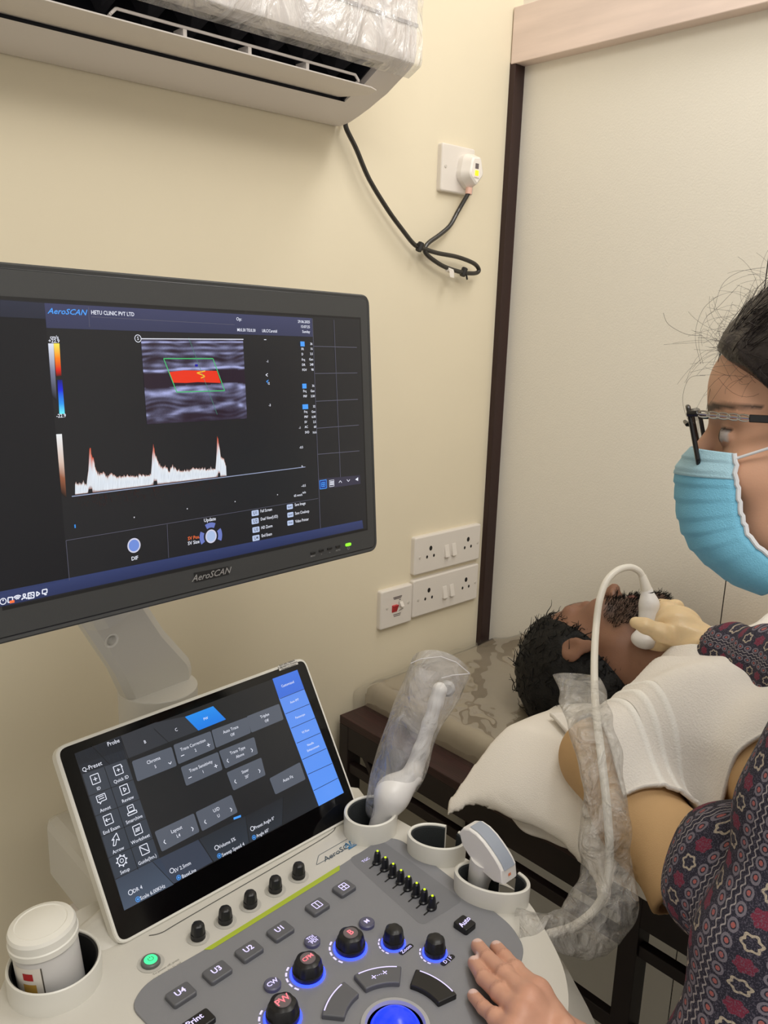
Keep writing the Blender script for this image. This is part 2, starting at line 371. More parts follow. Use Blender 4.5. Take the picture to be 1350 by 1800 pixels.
def rocker(t, cx, cz, m=None, w=.0105, h=.0225, up=1):
    MB().loft([[WP.w(cx - w / 2, cz - h / 2, .009), WP.w(cx + w / 2, cz - h / 2, .009), WP.w(cx + w / 2, cz + h / 2, .009), WP.w(cx - w / 2, cz + h / 2, .009)],
               [WP.w(cx - w / 2, cz - h / 2, .0155 if up > 0 else .0105), WP.w(cx + w / 2, cz - h / 2, .0155 if up > 0 else .0105), WP.w(cx + w / 2, cz + h / 2, .0105 if up > 0 else .015), WP.w(cx - w / 2, cz + h / 2, .0105 if up > 0 else .015)]]).build('rocker_switch', m or m_pl, t, bevel=.0006)
def screw(t, cx, cz): MB().lathe(WP, (cx, cz), [(.0026, .009), (.0026, .0106), (.0018, .0110)], 14).build('screw', m_screw, t)
for k, (za, zb, lab) in enumerate(((.9435, 1.0135, 'upper white double socket plate with two switches, above its twin by the dark trim'), (.8635, .9345, 'lower white double socket plate with two switches, directly under its twin'))):
    t = plate('socket_plate', 1.006, za, 1.182, zb, lab, 'double socket plates')
    zc = (za + zb) / 2 - .003
    for cx in (1.046, 1.1465): outlet(t, cx, zc)
    for cx in (1.0875, 1.1065): rocker(t, cx, zc + .001)
    screw(t, 1.019, zc); screw(t, 1.1735, zc + .002)
t = plate('isolator_switch', .928, .859, 1.0045, .930, 'small white wall switch plate with a red rocker, left of the double sockets')
rocker(t, .9605, .893, m_red, .0125, .0135, -1); rocker(t, .9765, .8985, None, .007, .008)
screw(t, .9425, .897); screw(t, .9945, .897)
pm = MB()
for z_, w_ in ((.9135, .021), (.9105, .017), (.9072, .004), (.8815, .018), (.8785, .016)): pm.flat(WP, rect((.967 + (.006 if w_ < .01 else 0), z_), w_, .0016), .0103)
text(pm, WP, 'DANGER', (.967, .9125), .005, .0104, bold=.01); pm.line(WP, (.971, .893), (.971, .904), .0009, .0103); pm.line(WP, (.971, .887), (.982, .889), .0011, .0103)
pm.build('print', m_prt, t)
t = plate('socket_outlet', 1.032, 1.592, 1.111, 1.665, 'single white socket plate high on the wall, plug pushed into it'); screw(t, 1.041, 1.630)
m_cord = mat('black_cable', (38, 34, 30), .4, coat=.3); m_led = mat('amber_neon', (255, 170, 30), .3, emit=(255, 165, 20), estr=2.2)
t = thing('power_cord', (1.09, WY - .02, 1.62), 'black power cable with white plug looping below the air conditioner', 'power cord')
Ypl = Plane((0, WY - .010, 0), (1, 0, 0), (0, 0, 1))
cx, cz = 1.0885, 1.627
outl = []
for k in range(40):
    a = 2 * math.pi * k / 40; r = .0255 + .0013 * math.cos(5 * a + 1.2)
    outl.append((cx + r * .86 * math.cos(a), cz + r * 1.1 * math.sin(a) + (.002 if math.sin(a) < 0 else 0)))
plg = MB().loft([[Ypl.w(a, b_, .0) for a, b_ in outl], [Ypl.w(a, b_, .010) for a, b_ in outl], [Ypl.w(a, b_, .014) for a, b_ in inset(outl, .002)], [Ypl.w(a, b_, .024) for a, b_ in inset(outl, .006)], [Ypl.w(a, b_, .026) for a, b_ in inset(outl, .009)]]).build('plug', mat('plug_white', (236, 230, 222), .3), t, smooth=True)
MB().prism(Ypl, rect((cx - .001, cz - .004), .008, .008, .001), .024, .0268).build('indicator_lamp', m_led, plg)
MB().flat(Ypl, rect((cx - .001, cz + .0065), .008, .008), .0264).build('label_mark', m_prt, plg)
tx = MB(); text(tx, Ypl, 'SUPERFLEX', (cx - .001, cz - .0115), .0026, .0264); tx.build('print', m_prt, plg)
MB().tube([(cx - .004, WY - .024, cz - .026), (cx - .005, WY - .024, cz - .036)], .0055, 12).build('cord_grip', mat('pink_grip', (222, 178, 160), .5), plg, smooth=True)
def yp(x, y, d=.014): return Yp(x, y, WY - d)
c1 = crv([(.832, WY - .012, 1.672)] + [yp(*q) for q in ((607, 222), (625, 262), (647, 315), (680, 370), (705, 405), (725, 430), (740, 437), (765, 445), (800, 452), (828, 463), (837, 474), (832, 480), (815, 480), (797, 476), (775, 468), (755, 455), (745, 445), (744, 436), (752, 426), (772, 412), (790, 396), (804, 372), (813, 335))][:-1] + [(cx - .005, WY - .024, cz - .034)], 7)
c1 = [np.array(p) + np.array([0, -.006 * math.sin(math.pi * i / len(c1)), 0]) for i, p in enumerate(c1)]
MB().tube(c1, .0036, 12).build('cable', m_cord, t, smooth=True)
for (px_, py_, dx, dz) in ((738, 434, .004, .003), (815, 478, .005, -.004)):
    p = yp(px_, py_, .02); k = MB(); k.tube([p + np.array([-.003, 0, -.006]), p + np.array([.003, 0, .006])], .0052, 8)
    k.tube([p, p + np.array([dx, -.002, dz * 1.2]), p + np.array([dx * 1.5, -.002, -.012])] if dz < 0 else [p, p + np.array([-.008, -.002, .004])], .0016, 6)
    k.build('twist_tie', m_hole, t)
p = yp(790, 475, .02); MB().tube([p + np.array([-.006, 0, .0012]), p + np.array([.006, 0, -.0012])], .0042, 10).add([p + np.array(q) for q in ((-.006, -.005, 0), (.006, -.005, -.001), (.006, -.006, -.012), (-.004, -.006, -.011))], [(0, 1, 2, 3)]).build('cable_tag', m_pl, t)
# lower-left boxes on the wall behind the bottle
for a, b_, lab in (((.360, .46), (.432, .592), 'white wall socket box low on the wall, half hidden by the touch screen'), ((.318, .44), (.352, .555), 'white plug top in the wall behind the gel bottle')):
    t = tag(MB().prism(WP, rounded([a, (b_[0], a[1]), b_, (a[0], b_[1])], .006), 0, .03, .003).build('socket_box', m_pl), lab, 'wall socket')
# ================= ULTRASOUND MACHINE =================
m_body = mat('machine_pale_grey', (205, 202, 194), .42, bump=.05, bscale=900)
m_rim = mat('machine_rim_white', (222, 220, 212), .35)
m_panel = mat('control_panel_grey', (128, 129, 134), .5, bump=.1, bscale=1500)
m_btn = mat('button_grey', (92, 93, 98), .45); m_blk = mat('black_rubber', (22, 22, 24), .38); m_blkm = mat('black_matte', (16, 16, 18), .6)
m_seam = mat('seam_dark', (70, 68, 64), .7); m_green = mat('lime_stripe', (168, 186, 52), .5)
m_bez = mat('monitor_bezel', (56, 57, 58), .5, bump=.12, bscale=2500); m_bez2 = mat('monitor_edge', (30, 30, 32), .4)
m_foam = mat('dark_foam_liner', (40, 44, 46), .9, bump=.3, bscale=900)
def em(name, c, s=1.0): return mat(name, (5, 5, 6), .25, emit=c, estr=s)
m_white = em('lit_white_text', (225, 228, 240), .9); m_blue = em('lit_blue_text', (70, 150, 235), .9); m_line = em('lit_grey_lines', (92, 92, 110), .7)
m_orange = em('lit_orange_text', (235, 110, 60), .9); m_vio = em('lit_violet_legend', (215, 205, 255), 1.1); m_pink = em('lit_pink_legend', (255, 120, 130), 1.1)
m_bring = em('lit_blue_ring', (40, 60, 255), 3.2); m_bglow = em('lit_blue_edge', (60, 130, 255), 2.4); m_greenled = em('lit_green', (60, 220, 130), 1.6); m_lime = em('lit_lime_tip', (190, 220, 30), 1.3)
m_col = mat('screen_picture', (5, 5, 6), .3, emattr=True, estr=.80)
m_print = mat('white_print', (205, 205, 205), .5); m_dprint = mat('dark_print', (70, 84, 96), .5); m_bprint = mat('blue_print', (52, 120, 168), .5)
U = thing('ultrasound_machine', (.42, .62, 0), 'grey and white ultrasound machine with a monitor arm and a tilted touch screen', 'ultrasound machine')
# ---- monitor ----
MP = Plane((.57657843, .66873202, 1.39048986), (.99375287, .10856023, -.02587954), (.01458753, .10354858, .99451742))
SW, SH = .388, .2182
hb = MB()
out = rounded([(-SW - .017, -SH - .0265), (.0175, -SH - .0265), (.0175, .0255), (-SW - .017, .0255)], .011, 6)
mcx, mcy = -SW / 2, -SH / 2
hb.loft([[MP.w(mcx + (a - mcx) * .78, mcy + (b_ - mcy) * .66, -.040) for a, b_ in out], [MP.w(mcx + (a - mcx) * .95, mcy + (b_ - mcy) * .92, -.028) for a, b_ in out], [MP.w(a, b_, -.016) for a, b_ in out], [MP.w(a, b_, .002) for a, b_ in out], [MP.w(a, b_, .0035) for a, b_ in inset(out, .0015)],
         [MP.w(a, b_, .0030) for a, b_ in inset(out, .0042)], [MP.w(a, b_, .0036) for a, b_ in inset(out, .005)]])
mon = hb.build('monitor', m_bez, U, smooth=True)
eg = MB(); o2 = inset(out, .0042); R_ = [[MP.w(a, b_, .0034) for a, b_ in inset(out, .0040)], [MP.w(a, b_, .0037) for a, b_ in inset(out, .0045)]]
eg.loft(R_, cap=False); eg.build('edge_groove', m_bez2, mon)
wall_ = MB(); s4 = [(-SW, -SH), (0, -SH), (0, 0), (-SW, 0)]
scr = MB(); scr.flat(MP, [(-SW - .002, -SH - .002), (.002, -SH - .002), (.002, .002), (-SW - .002, .002)], .0038)
scr.build('screen_surround', m_blkm, mon)
m_scr = mat('screen_glow_dark', (4, 4, 5), .35, emit=(26, 27, 32), estr=.72)
MB().flat(MP, s4, .0040).build('screen', m_scr, mon)
hS = .0042
def z3(x, y): return tuple(MP.at(x / 1.98529, 450 + y / 1.98529, hS))        # coordinates read off the enlarged view
def psz(px_): return px_ * .86 / FP
def T(mb, s, x, y, s_px, pl=MP, at=z3, h=hS + .0002, align='LEFT', d=.86, **k): text(mb, pl, s, at(x, y), s_px / 1.98529 * d / FP * 1.35, h, align=align, **k)
scn = MB()
def quad(mb, pts, cols, at, pl=MP, h=hS, n=24):
    """screen patch with smooth colour between two or more stops from first edge to last edge: pts = tl,tr,br,bl"""
    P_ = [np.array(at(*p)) for p in pts]; k = len(cols) - 1; vs = []; fs = []; cs = []
    for i in range(k + 1):
        t = cols[i][0]; A = P_[0] * (1 - t) + P_[3] * t; B = P_[1] * (1 - t) + P_[2] * t; vs += [pl.w(A[0], A[1], h), pl.w(B[0], B[1], h)]; cs += [rgb(*cols[i][1])[:3]] * 2
    base = len(mb.v); mb.v += [tuple(map(float, v)) for v in vs]; mb.c += cs
    for i in range(k): mb.f.append((base + 2 * i + 2, base + 2 * i + 3, base + 2 * i + 1, base + 2 * i))
nv = [(0, (58, 62, 96)), (1, (50, 54, 84))]
quad(scn, [(155, 164), (1088, 217), (1092, 282), (162, 251)], nv, z3)
quad(scn, [(0, 153), (155, 164), (159, 219), (0, 212)], [(0, (40, 44, 62)), (1, (34, 38, 54))], z3)
quad(scn, [(-20, 212), (159, 220), (240, 1130), (-20, 1185)], [(0, (14, 16, 24)), (1, (10, 12, 20))], z3)
quad(scn, [(-8, 1173), (1264, 922), (1268, 950), (-8, 1226)], [(0, (48, 60, 104)), (1, (36, 46, 86))], z3)
quad(scn, [(1110, 778), (1256, 765), (1258, 795), (1112, 815)], [(0, (48, 46, 66)), (1, (48, 46, 66))], z3)
quad(scn, [(168, 305), (187, 305), (198, 505), (181, 490)], [(0, (225, 230, 245)), (.5, (120, 125, 150)), (1, (14, 16, 26))], z3)
quad(scn, [(187, 305), (207, 305), (214, 418), (196, 420)], [(0, (255, 235, 90)), (.45, (250, 130, 20)), (.8, (220, 30, 10)), (1, (80, 10, 10))], z3, h=hS + .0001)
quad(scn, [(200, 432), (217, 432), (226, 551), (207, 551)], [(0, (10, 20, 110)), (.3, (10, 30, 220)), (.7, (40, 150, 240)), (1, (110, 240, 250))], z3, h=hS + .0001)
quad(scn, [(196, 622), (216, 621), (232, 845), (214, 830)], [(0, (235, 238, 240)), (.45, (215, 190, 175)), (.7, (150, 90, 62)), (1, (14, 12, 16))], z3)
# B-mode picture: layered echoes with speckle
nx, ny = 190, 110; P4 = [np.array(z3(*p)) for p in ((492, 292), (848, 292), (862, 567), (513, 587))]
base = len(scn.v)
for j in range(ny):
    for i in range(nx):
        s, t = i / (nx - 1), j / (ny - 1); A = P4[0] * (1 - t) + P4[3] * t; B = P4[1] * (1 - t) + P4[2] * t; p = A * (1 - s) + B * s
        q = np.array([[s * 3, t, .3]]); w = .035 * math.sin(s * 5 + 1) + .02 * math.sin(s * 13)
        b = .18 + .22 * vnoise(np.array([[s * 2.2, (t + w) * 9, 0]]), 9, 1)[0] + .25 * vnoise(np.array([[s * 5, (t + w) * 22, 1]]), 8, 2)[0] + .10 * rng.rand()
        for tt, ww, am in ((.03, .010, .8), (.10, .022, .45), (.17, .018, .4), (.355 + w * .3, .016, .85), (.30, .03, .35), (.60 + w * .8, .035, .55), (.66, .07, .25), (.86 + w * 1.4, .035, .5)):
            b += am * math.exp(-((t - tt) / ww) ** 2) * (.65 + .5 * math.sin(s * 17 + tt * 40) ** 2)
        if .385 + w * .3 < t < .555 + w * .4: b *= .12
        if t > .9: b *= .7
        b = max(0, min(1.0, b)); scn.v.append(tuple(MP.w(p[0], p[1], hS))); scn.c.append((b * b * .38 + .008 + .01, b * b * .42 + .008, b * b * .72 + .02))
for j in range(ny - 1):
    for i in range(nx - 1): a = base + j * nx + i; scn.f.append((a + nx, a + nx + 1, a + 1, a))
scn.flat(MP, [z3(*p) for p in ((590, 405), (640, 399), (756, 401), (770, 443), (690, 440), (650, 443), (603, 442))], hS + .0002, rgb(232, 52, 26)[:3])
scn.flat(MP, [z3(*p) for p in ((680, 378), (690, 378), (690, 386), (680, 386))], hS + .0002, rgb(20, 20, 160)[:3])
GL = rgb(70, 190, 110)[:3]
for a, b_ in (((570, 358), (742, 358)), ((742, 358), (783, 470)), ((783, 470), (616, 475)), ((616, 475), (570, 358))): scn.line(MP, z3(*a), z3(*b_), .0008, hS + .0004, GL)
scn.line(MP, z3(657, 285), z3(757, 553), .0004, hS + .0005, rgb(70, 130, 110)[:3])
for a, b_ in (((686, 408), (715, 401)), ((686, 408), (712, 418)), ((700, 426), (714, 420))): scn.line(MP, z3(*a), z3(*b_), .0009, hS + .0005, rgb(240, 190, 50)[:3])
# doppler trace
tops = [(262, 790), (278, 795), (290, 790), (302, 800), (309, 740), (312, 672), (316, 670), (320, 700), (326, 705), (334, 745), (345, 760), (360, 755), (376, 775), (385, 757), (410, 770), (450, 768), (500, 765), (527, 764), (531, 700), (535, 655), (541, 690), (549, 712), (560, 735), (578, 735), (590, 755), (600, 735), (630, 752), (680, 742), (752, 742), (756, 690), (758, 628), (763, 650), (770, 700), (780, 705), (789, 735), (790, 765)]
base = len(scn.v); xs = np.linspace(262, 790, 330)
tx_, ty_ = zip(*tops); R2 = np.random.RandomState(3)
cols3 = [(200, 140, 120), (235, 240, 245), (228, 236, 246), (232, 238, 246), (150, 100, 90)]
for x in xs:
    yb = 836 - (x - 262) * .1245; yt = np.interp(x, tx_, ty_) + R2.normal() * 3.2; hgt = yb - yt
    gap = 16 if (308 < x < 322 or 536 < x < 548 or 760 < x < 768) else 3
    for k, (f_, c) in enumerate(zip((0, .13, .5, .9, 1), cols3)):
        y = yt + (hgt - gap) * f_; p = z3(x, y)
        if k == 0 and hgt > 110: c = (210, 80, 50)
        if k == 1 and hgt > 125: c = (220, 130, 110)
        kk = .8 + .2 * R2.rand(); scn.v.append(tuple(MP.w(p[0], p[1], hS + .0001))); scn.c.append(tuple(np.array(rgb(*c)[:3]) * kk))
for i in range(len(xs) - 1):
    for k in range(4): a = base + i * 5 + k; scn.f.append((a + 1, a + 6, a + 5, a))
for k in range(170):
    x = 270 + 500 * R2.rand(); y = 840 - (x - 262) * .1245 + 4 + 40 * R2.rand() ** 2; p = z3(x, y); scn.flat(MP, rect(p, .0005, .0014), hS + .0001, rgb(50, 26, 24)[:3])
scn.line(MP, z3(250, 839), z3(1065, 736), .0007, hS + .0003, rgb(150, 160, 190)[:3])
# soft keys drawn on the screen
for (x, y), r, c in (((467, 1010), .0056, (110, 140, 215)), ((736, 978), .0056, (170, 190, 225))):
    scn.ring(MP, z3(x, y), 0, r, hS + .0002, 28, rgb(*c)[:3]); scn.ring(MP, z3(x, y), r * .86, r * 1.08, hS + .0003, 28, rgb(205, 205, 225)[:3])
for a0, a1 in ((62, 118), (-28, 28), (152, 208)): scn.ring(MP, z3(736, 978), .0078, .0122, hS + .0002, 10, rgb(105, 120, 190)[:3], a0, a1)
for x, y in ((468, 912), (653, 882), (820, 857), (968, 833)): scn.ring(MP, z3(x, y), 0, .0006, hS + .0002, 8, rgb(200, 200, 210)[:3])
scn.line(MP, z3(261, 937), z3(262, 949), .001, hS + .0002, rgb(60, 150, 240)[:3])
for x, y in ((890, 897), (890, 925), (893, 955), (893, 984)): scn.flat(MP, rect(z3(x, y), .0084, .0052, .001), hS + .0002, rgb(185, 200, 232)[:3])
for x, y in ((1011, 875), (1013, 903), (1013, 931)): scn.flat(MP, rect(z3(x, y), .0078, .0048, .001), hS + .0002, rgb(185, 200, 232)[:3])
scn.flat(MP, rect(z3(1127, 797), .0105, .0092), hS + .0002, rgb(20, 50, 130)[:3])
scn.build('screen_picture', m_col, mon)
wt = MB()
T(wt, 'HETU CLINIC PVT LTD', 317, 197, 10.8, bold=.012, sx=.86); T(wt, 'Op:', 824, 220, 10, bold=.01)
T(wt, 'MI:0.30 TIS:0.30', 827, 258, 9.5, bold=.01, sx=.86); T(wt, 'L8LC/Carotid', 914, 261, 9.5, bold=.01, sx=.86)
for s, y in (('29.06.2025', 231), ('15:07:25', 248), ('Sunday', 265)): T(wt, s, 1081, y, 9, align='RIGHT', bold=.01)
T(wt, 'cm/s', 189, 284, 9, align='CENTER', bold=.01); T(wt, '+22.9', 188, 297, 9.5, align='CENTER', bold=.01); T(wt, '-22.9', 213, 558, 9.5, align='CENTER', bold=.01)
T(wt, 'S', 481, 288, 10, align='CENTER'); wt.ring(MP, z3(481, 288), .0026, .0031, hS + .0002, 20)
wt.line(MP, z3(490, 289), z3(848, 291), .0007, hS + .0006)
for s, x, y in (('-1', 933, 368), ('-2', 937, 445), ('-3', 941, 521), ('-1', 1046, 600), ('-0.5', 1051, 668), ('0-', 1055, 735), ('--0.5', 1059, 802), ('65 mm/s', 1040, 835), ('m/s', 1061, 825)): T(wt, s, x, y, 8, align='CENTER', bold=.01)
wt.line(MP, z3(921, 292), z3(929, 292), .0006, hS + .0002); 
for k in (-1, 1): wt.line(MP, z3(927, 415), z3(934, 415 + 5 * k), .0006, hS + .0002)
rows = [(308, '', '36'), (325, 'FR', '16'), (343, 'D', '3.5'), (362, 'Frq', 'Gen'), (380, 'DR', '248'), (398, 'FOV', '98'), (454, '', '36'), (472, 'Frq', 'Gen'), (490, 'PRF', '3.50'), (526, '', '32'), (544, 'Frq', 'Gen'), (562, 'PRF', '6.00'), (580, 'SV', '2.5'), (597, 'AC', '60'), (616, 'SVD', '16.6')]
for y, a, b_ in rows:
    x0_ = 1050 + (y - 308) * .045; x1_ = 1090 + (y - 308) * .045
    if a: T(wt, a, x0_, y, 8, bold=.012)
    T(wt, b_, x1_, y - 1, 8, align='RIGHT', bold=.012)
T(wt, 'DIF', 470, 1055, 11, align='CENTER', bold=.01); T(wt, 'Update', 732, 920, 11, align='CENTER', bold=.008); T(wt, 'SV Size', 655, 1004, 10.5, bold=.01)
for s, x, y in (('Full Screen', 908, 891), ('Dual View(U/D)', 909, 919), ('HD Zoom', 911, 949), ('End Exam', 912, 977), ('Save Image', 1028, 869), ('Save Cineloop', 1029, 899), ('Video Printer', 1030, 927)): T(wt, s, x, y, 10, sx=.82, bold=.006)
for x, y in ((1157, 793),):
    for k in (-5, 0, 5): wt.line(MP, z3(x - 6, y + k), z3(x + 7, y + k - 1), .0009, hS + .0003)
    wt.ring(MP, z3(x, y), .0042, .0048, hS + .0003, 4, a0=45, a1=405)
for x, y, k in ((1187, 788, 1), (1215, 783, -1)):
    for d in (-1, 1): wt.line(MP, z3(x, y - 4 * k), z3(x + 5 * d, y + 3 * k), .0006, hS + .0003)
wt.flat(MP, [z3(1239, 780), z3(1249, 772), z3(1249, 785)], hS + .0003)
# task bar icons
def ic(x, y, pts, w=.0008):
    for a, b_ in zip(pts[:-1], pts[1:]): wt.line(MP, z3(x + a[0], y + a[1]), z3(x + b_[0], y + b_[1]), w, hS + .0004)
wt.ring(MP, z3(10, 1205), .0019, .0025, hS + .0004, 18); ic(10, 1205, [(0, -7), (0, -1)])
ic(35, 1200, [(-8, -8), (8, -10), (8, 6), (-8, 9), (-8, -8)])
for r in (4, 8, 12): wt.ring(MP, z3(61, 1202), r * .00028, r * .00028 + .0008, hS + .0004, 8, a0=45, a1=135)
ic(84, 1190, [(-4, -10), (4, -11), (4, -3), (-4, -2), (-4, -10)]); ic(84, 1190, [(0, -2), (0, 3), (-8, 5), (-8, 10)]); ic(84, 1190, [(0, 3), (8, 2), (8, 7)])
ic(108, 1184, [(-11, -8), (10, -11), (10, 8), (-11, 12), (-11, -8)]); T(wt, 'EN', 108, 1185, 11, align='CENTER', bold=.01)
ic(132, 1179, [(-5, -8), (6, -1), (-5, 8), (-5, -8)]); ic(155, 1173, [(-8, -8), (8, -11), (8, 2), (-8, 6), (-8, -8)]); ic(155, 1173, [(0, 4), (0, 9), (7, 8)])
wt.build('screen_text', m_white, mon)
bt = MB()
T(bt, 'AeroSCAN', 165, 192, 14.6, shear=.35, bold=.012, sx=1.12)
for y, w in ((307, .0055), (454, .0055), (526, .0075)): bt.flat(MP, rect(z3(1055 + (y - 308) * .045, y), w, .0046), hS + .0003)
for k in (-1, 1): bt.line(MP, z3(929, 438), z3(936, 438 + 5 * k), .0007, hS + .0004)
q0 = z3(1127, 797)
for a, b_ in (((-.0046, -.0042), (.0046, -.0042)), ((.0046, -.0042), (.0046, .0042)), ((.0046, .0042), (-.0046, .0042)), ((-.0046, .0042), (-.0046, -.0042)), ((-.0024, -.002), (.0024, -.002)), ((.0024, -.002), (.0024, .002)), ((.0024, .002), (-.0024, .002)), ((-.0024, .002), (-.0024, -.002)), ((0, -.002), (0, .002)), ((-.0024, 0), (.0024, 0))):
    bt.line(MP, np.array(q0) + a, np.array(q0) + b_, .0006, hS + .0004)
bt.build('screen_blue_text', m_blue, mon)
nb = MB()
for s, x, y in (('U1', 890, 897), ('U2', 890, 925), ('U3', 893, 955), ('U4', 893, 984)): T(nb, s, x, y, 11, h=hS + .0004, align='CENTER', bold=.012)
for s, x, y in (('Save1', 1011, 875), ('Save2', 1013, 903), ('Print', 1013, 931)): T(nb, s, x, y, 6.5, h=hS + .0004, align='CENTER', bold=.012)
nb.build('key_legend', m_blkm, mon)
ob = MB(); T(ob, 'SV Pos.', 655, 987, 10.5, bold=.01); ob.flat(MP, rect(z3(41, 1206), .0035, .002), hS + .0005); ob.build('screen_orange_text', m_orange, mon)
ln = MB()
for a, b_ in (((1090, 218), (1118, 950)), ((1165, 223), (1188, 772)), ((1095, 315), (1245, 319)), ((1099, 410), (1247, 408)), ((1102, 507), (1249, 500)), ((1105, 601), (1252, 590)), ((1108, 692), (1254, 680)),
              ((230, 993), (1110, 846)), ((230, 993), (242, 1132)), ((583, 936), (588, 1053)), ((308, 178), (312, 248)), ((318, 212), (820, 240))): ln.line(MP, z3(*a), z3(*b_), .0006 if a[0] > 1000 and a[1] < 700 else .0004, hS + .0001)
ln.build('screen_lines', m_line, mon)
lg = MB(); lg.flat(MP, [z3(677, 1106), z3(798, 1083), z3(800, 1112), z3(680, 1141)], .0038); lgo = lg.build('logo_plate', m_blkm, mon)
lt = MB(); T(lt, 'AeroSCAN', 738, 1112, 20, h=.0040, align='CENTER', shear=.4, bold=.008, sx=1.12); lt.build('logo_text', mat('silver_logo', (185, 185, 185), .3, metal=.6), mon)
for x, y in ((1093, 1037), (1122, 1028), (1151, 1021), (1180, 1014)):
    c = z3(x, y); MB().prism(MP, rect(c, .0065, .0022, .0006), .0036, .0046, .0003).build('menu_button', m_blk, mon)
c = z3(1216, 1007); MB().prism(MP, rect(c, .0080, .0030, .0014), .0036, .0044).build('power_lamp', em('lit_lime_led', (120, 230, 40), 1.6), mon)
pt = MB()
for s, x, y in (('MENU', 1093, 1047), ('<', 1123, 1041), ('>', 1152, 1035), ('AUTO', 1181, 1027)): T(pt, s, x, y, 6, h=.0038, align='CENTER', bold=.01)
pt.ring(MP, z3(1217, 1019), .0012, .0017, .0038, 14); pt.build('button_print', mat('grey_legend', (140, 140, 140), .5), mon)
# ---- arm from the console to the back of the monitor ----
ZP = Plane((0, 0, 0), (1, 0, 0), (0, 1, 0))
ca_z = Yp(277, 1190, .845)[2] - .012
ar = MB(); ac = tuple(Yp(277, 1190, .845)[:2])
ar.lathe(ZP, ac, [(.046, .80), (.046, ca_z), (.0455, ca_z + .001)], 40); ar.build('arm_base', m_body, U, smooth=True)
ca = np.array([ac[0], ac[1], Yp(277, 1190, .845)[2]]); cb = Yp(196, 1052, .825); dv = cb - ca; L_ = np.linalg.norm(dv); dv /= L_
AP = Plane(ca - dv * .0 + np.array([0, 0, -.010]), np.cross(dv, np.cross(np.array([0, -.5, .6]), dv)), dv)
AP = Plane(ca + np.array([0, 0, -.006]), np.array([.86, .05, .50]), dv)
if AP.n[1] > 0: AP = Plane(AP.o, -AP.u, AP.v)
prof_ = [(.044 * math.cos(a), .044 * math.sin(a)) for a in np.linspace(math.pi, 2 * math.pi, 18)] + [(.036, .06), (.034, L_ + .02), (-.034, L_ + .02), (-.036, .06)]
am = MB(); am.loft([[AP.w(a, b_, -.012) for a, b_ in inset(prof_, .002)], [AP.w(a, b_, -.010) for a, b_ in prof_], [AP.w(a, b_, .006) for a, b_ in prof_], [AP.w(a, b_, .010) for a, b_ in inset(prof_, .005)], [AP.w(a, b_, .0125) for a, b_ in inset(prof_, .008)]])
arm = am.build('arm', m_body, U, smooth=True)
MB().lathe(AP, (-.020, .105), [(.0085, .0124), (.0085, .013), (.006, .0125)], 20).build('arm_cap', m_rim, arm, smooth=True)
nk = MB(); c0 = MP.w(-.20, -.10, -.045); nk.tube([AP.w(0, L_, 0), AP.w(0, L_ + .05, 0), c0], [.034, .034, .03], 16); nk.build('arm_neck', m_body, U, smooth=True)
MB().prism(MP, rect((-.20, -.10), .10, .10, .01), -.050, -.036).build('monitor_mount', m_body, U)
cvr = MB(); cvr.box((.30, .70, .74), (.56, .885, .822)); cvr.build('rear_cover', m_body, U, bevel=.012)
# ---- touch screen ----
TP = Plane((.4409, .7246, .8939), (.9986, .052, .0044), (-.033, .5628, .826))
to = rounded([(-.1625, -.1080), (.1575, -.1095), (.1640, .0925), (-.1630, .0905)], .013, 7)
tb = MB(); tb.loft([[TP.w(a, b_, -.020) for a, b_ in inset(to, .012)], [TP.w(a, b_, -.012) for a, b_ in to], [TP.w(a, b_, -.001) for a, b_ in to], [TP.w(a, b_, .0006) for a, b_ in inset(to, .0012)], [TP.w(a, b_, .0006) for a, b_ in inset(to, .0034)]])
tch = tb.build('touch_screen', m_rim, U, smooth=True)
m_glass = mat('touch_glass_black', (4, 4, 5), .09, spec=.35)
tgl = MB(); tgl.prism(TP, inset(to, .0034), .0, .0010, .0002); tgl.build('glass', m_glass, tch)
hT = .0012
def z6(x, y): return tuple(TP.at(80 + x / 2.3276, 1140 + y / 2.3276, hT))
tp = MB()
def tq(pts, c0, c1=None, h=hT): quad(tp, pts, [(0, c0), (1, c1 or c0)], z6, TP, h)
def glossy(c, k=1.0): return tuple(int(v * k) for v in c)
tq([(118, 430), (1030, 87), (1220, 590), (322, 1072)], (20, 22, 26), (26, 28, 32))
tq([(118, 430), (305, 358), (330, 452), (150, 515)], (52, 56, 64)); tq([(305, 358), (448, 303), (502, 384), (333, 452)], (46, 49, 56), h=hT + .0001); tq([(448, 303), (570, 278), (625, 336), (502, 384)], (46, 49, 56), h=hT + .0001)
tq([(570, 280), (685, 236), (738, 290), (625, 336)], (30, 140, 235), (20, 120, 225), hT + .0003)
tq([(928, 124), (1030, 87), (1058, 165), (955, 205)], (62, 116, 222), (58, 108, 214), hT + .0002); tq([(955, 205), (1058, 165), (1220, 590), (1118, 645)], (92, 142, 235), (88, 148, 245), hT + .0002)
tq([(150, 515), (330, 452), (465, 855), (285, 945)], (54, 60, 70), (50, 58, 70), hT + .0001)
tq([(285, 945), (465, 855), (525, 965), (322, 1072)], (56, 66, 82), (70, 82, 100), hT + .0001)
tq([(437, 872), (625, 782), (684, 872), (525, 962)], (52, 60, 76), (56, 64, 80), hT + .0001)
tq([(628, 780), (818, 685), (832, 795), (688, 872)], (36, 42, 50), (46, 54, 64), hT + .0001); tq([(820, 685), (972, 608), (968, 720), (833, 795)], (30, 34, 40), (42, 48, 56), hT + .0001); tq([(972, 608), (1080, 550), (1118, 645), (968, 720)], (24, 27, 31), (32, 36, 42), hT + .0001)
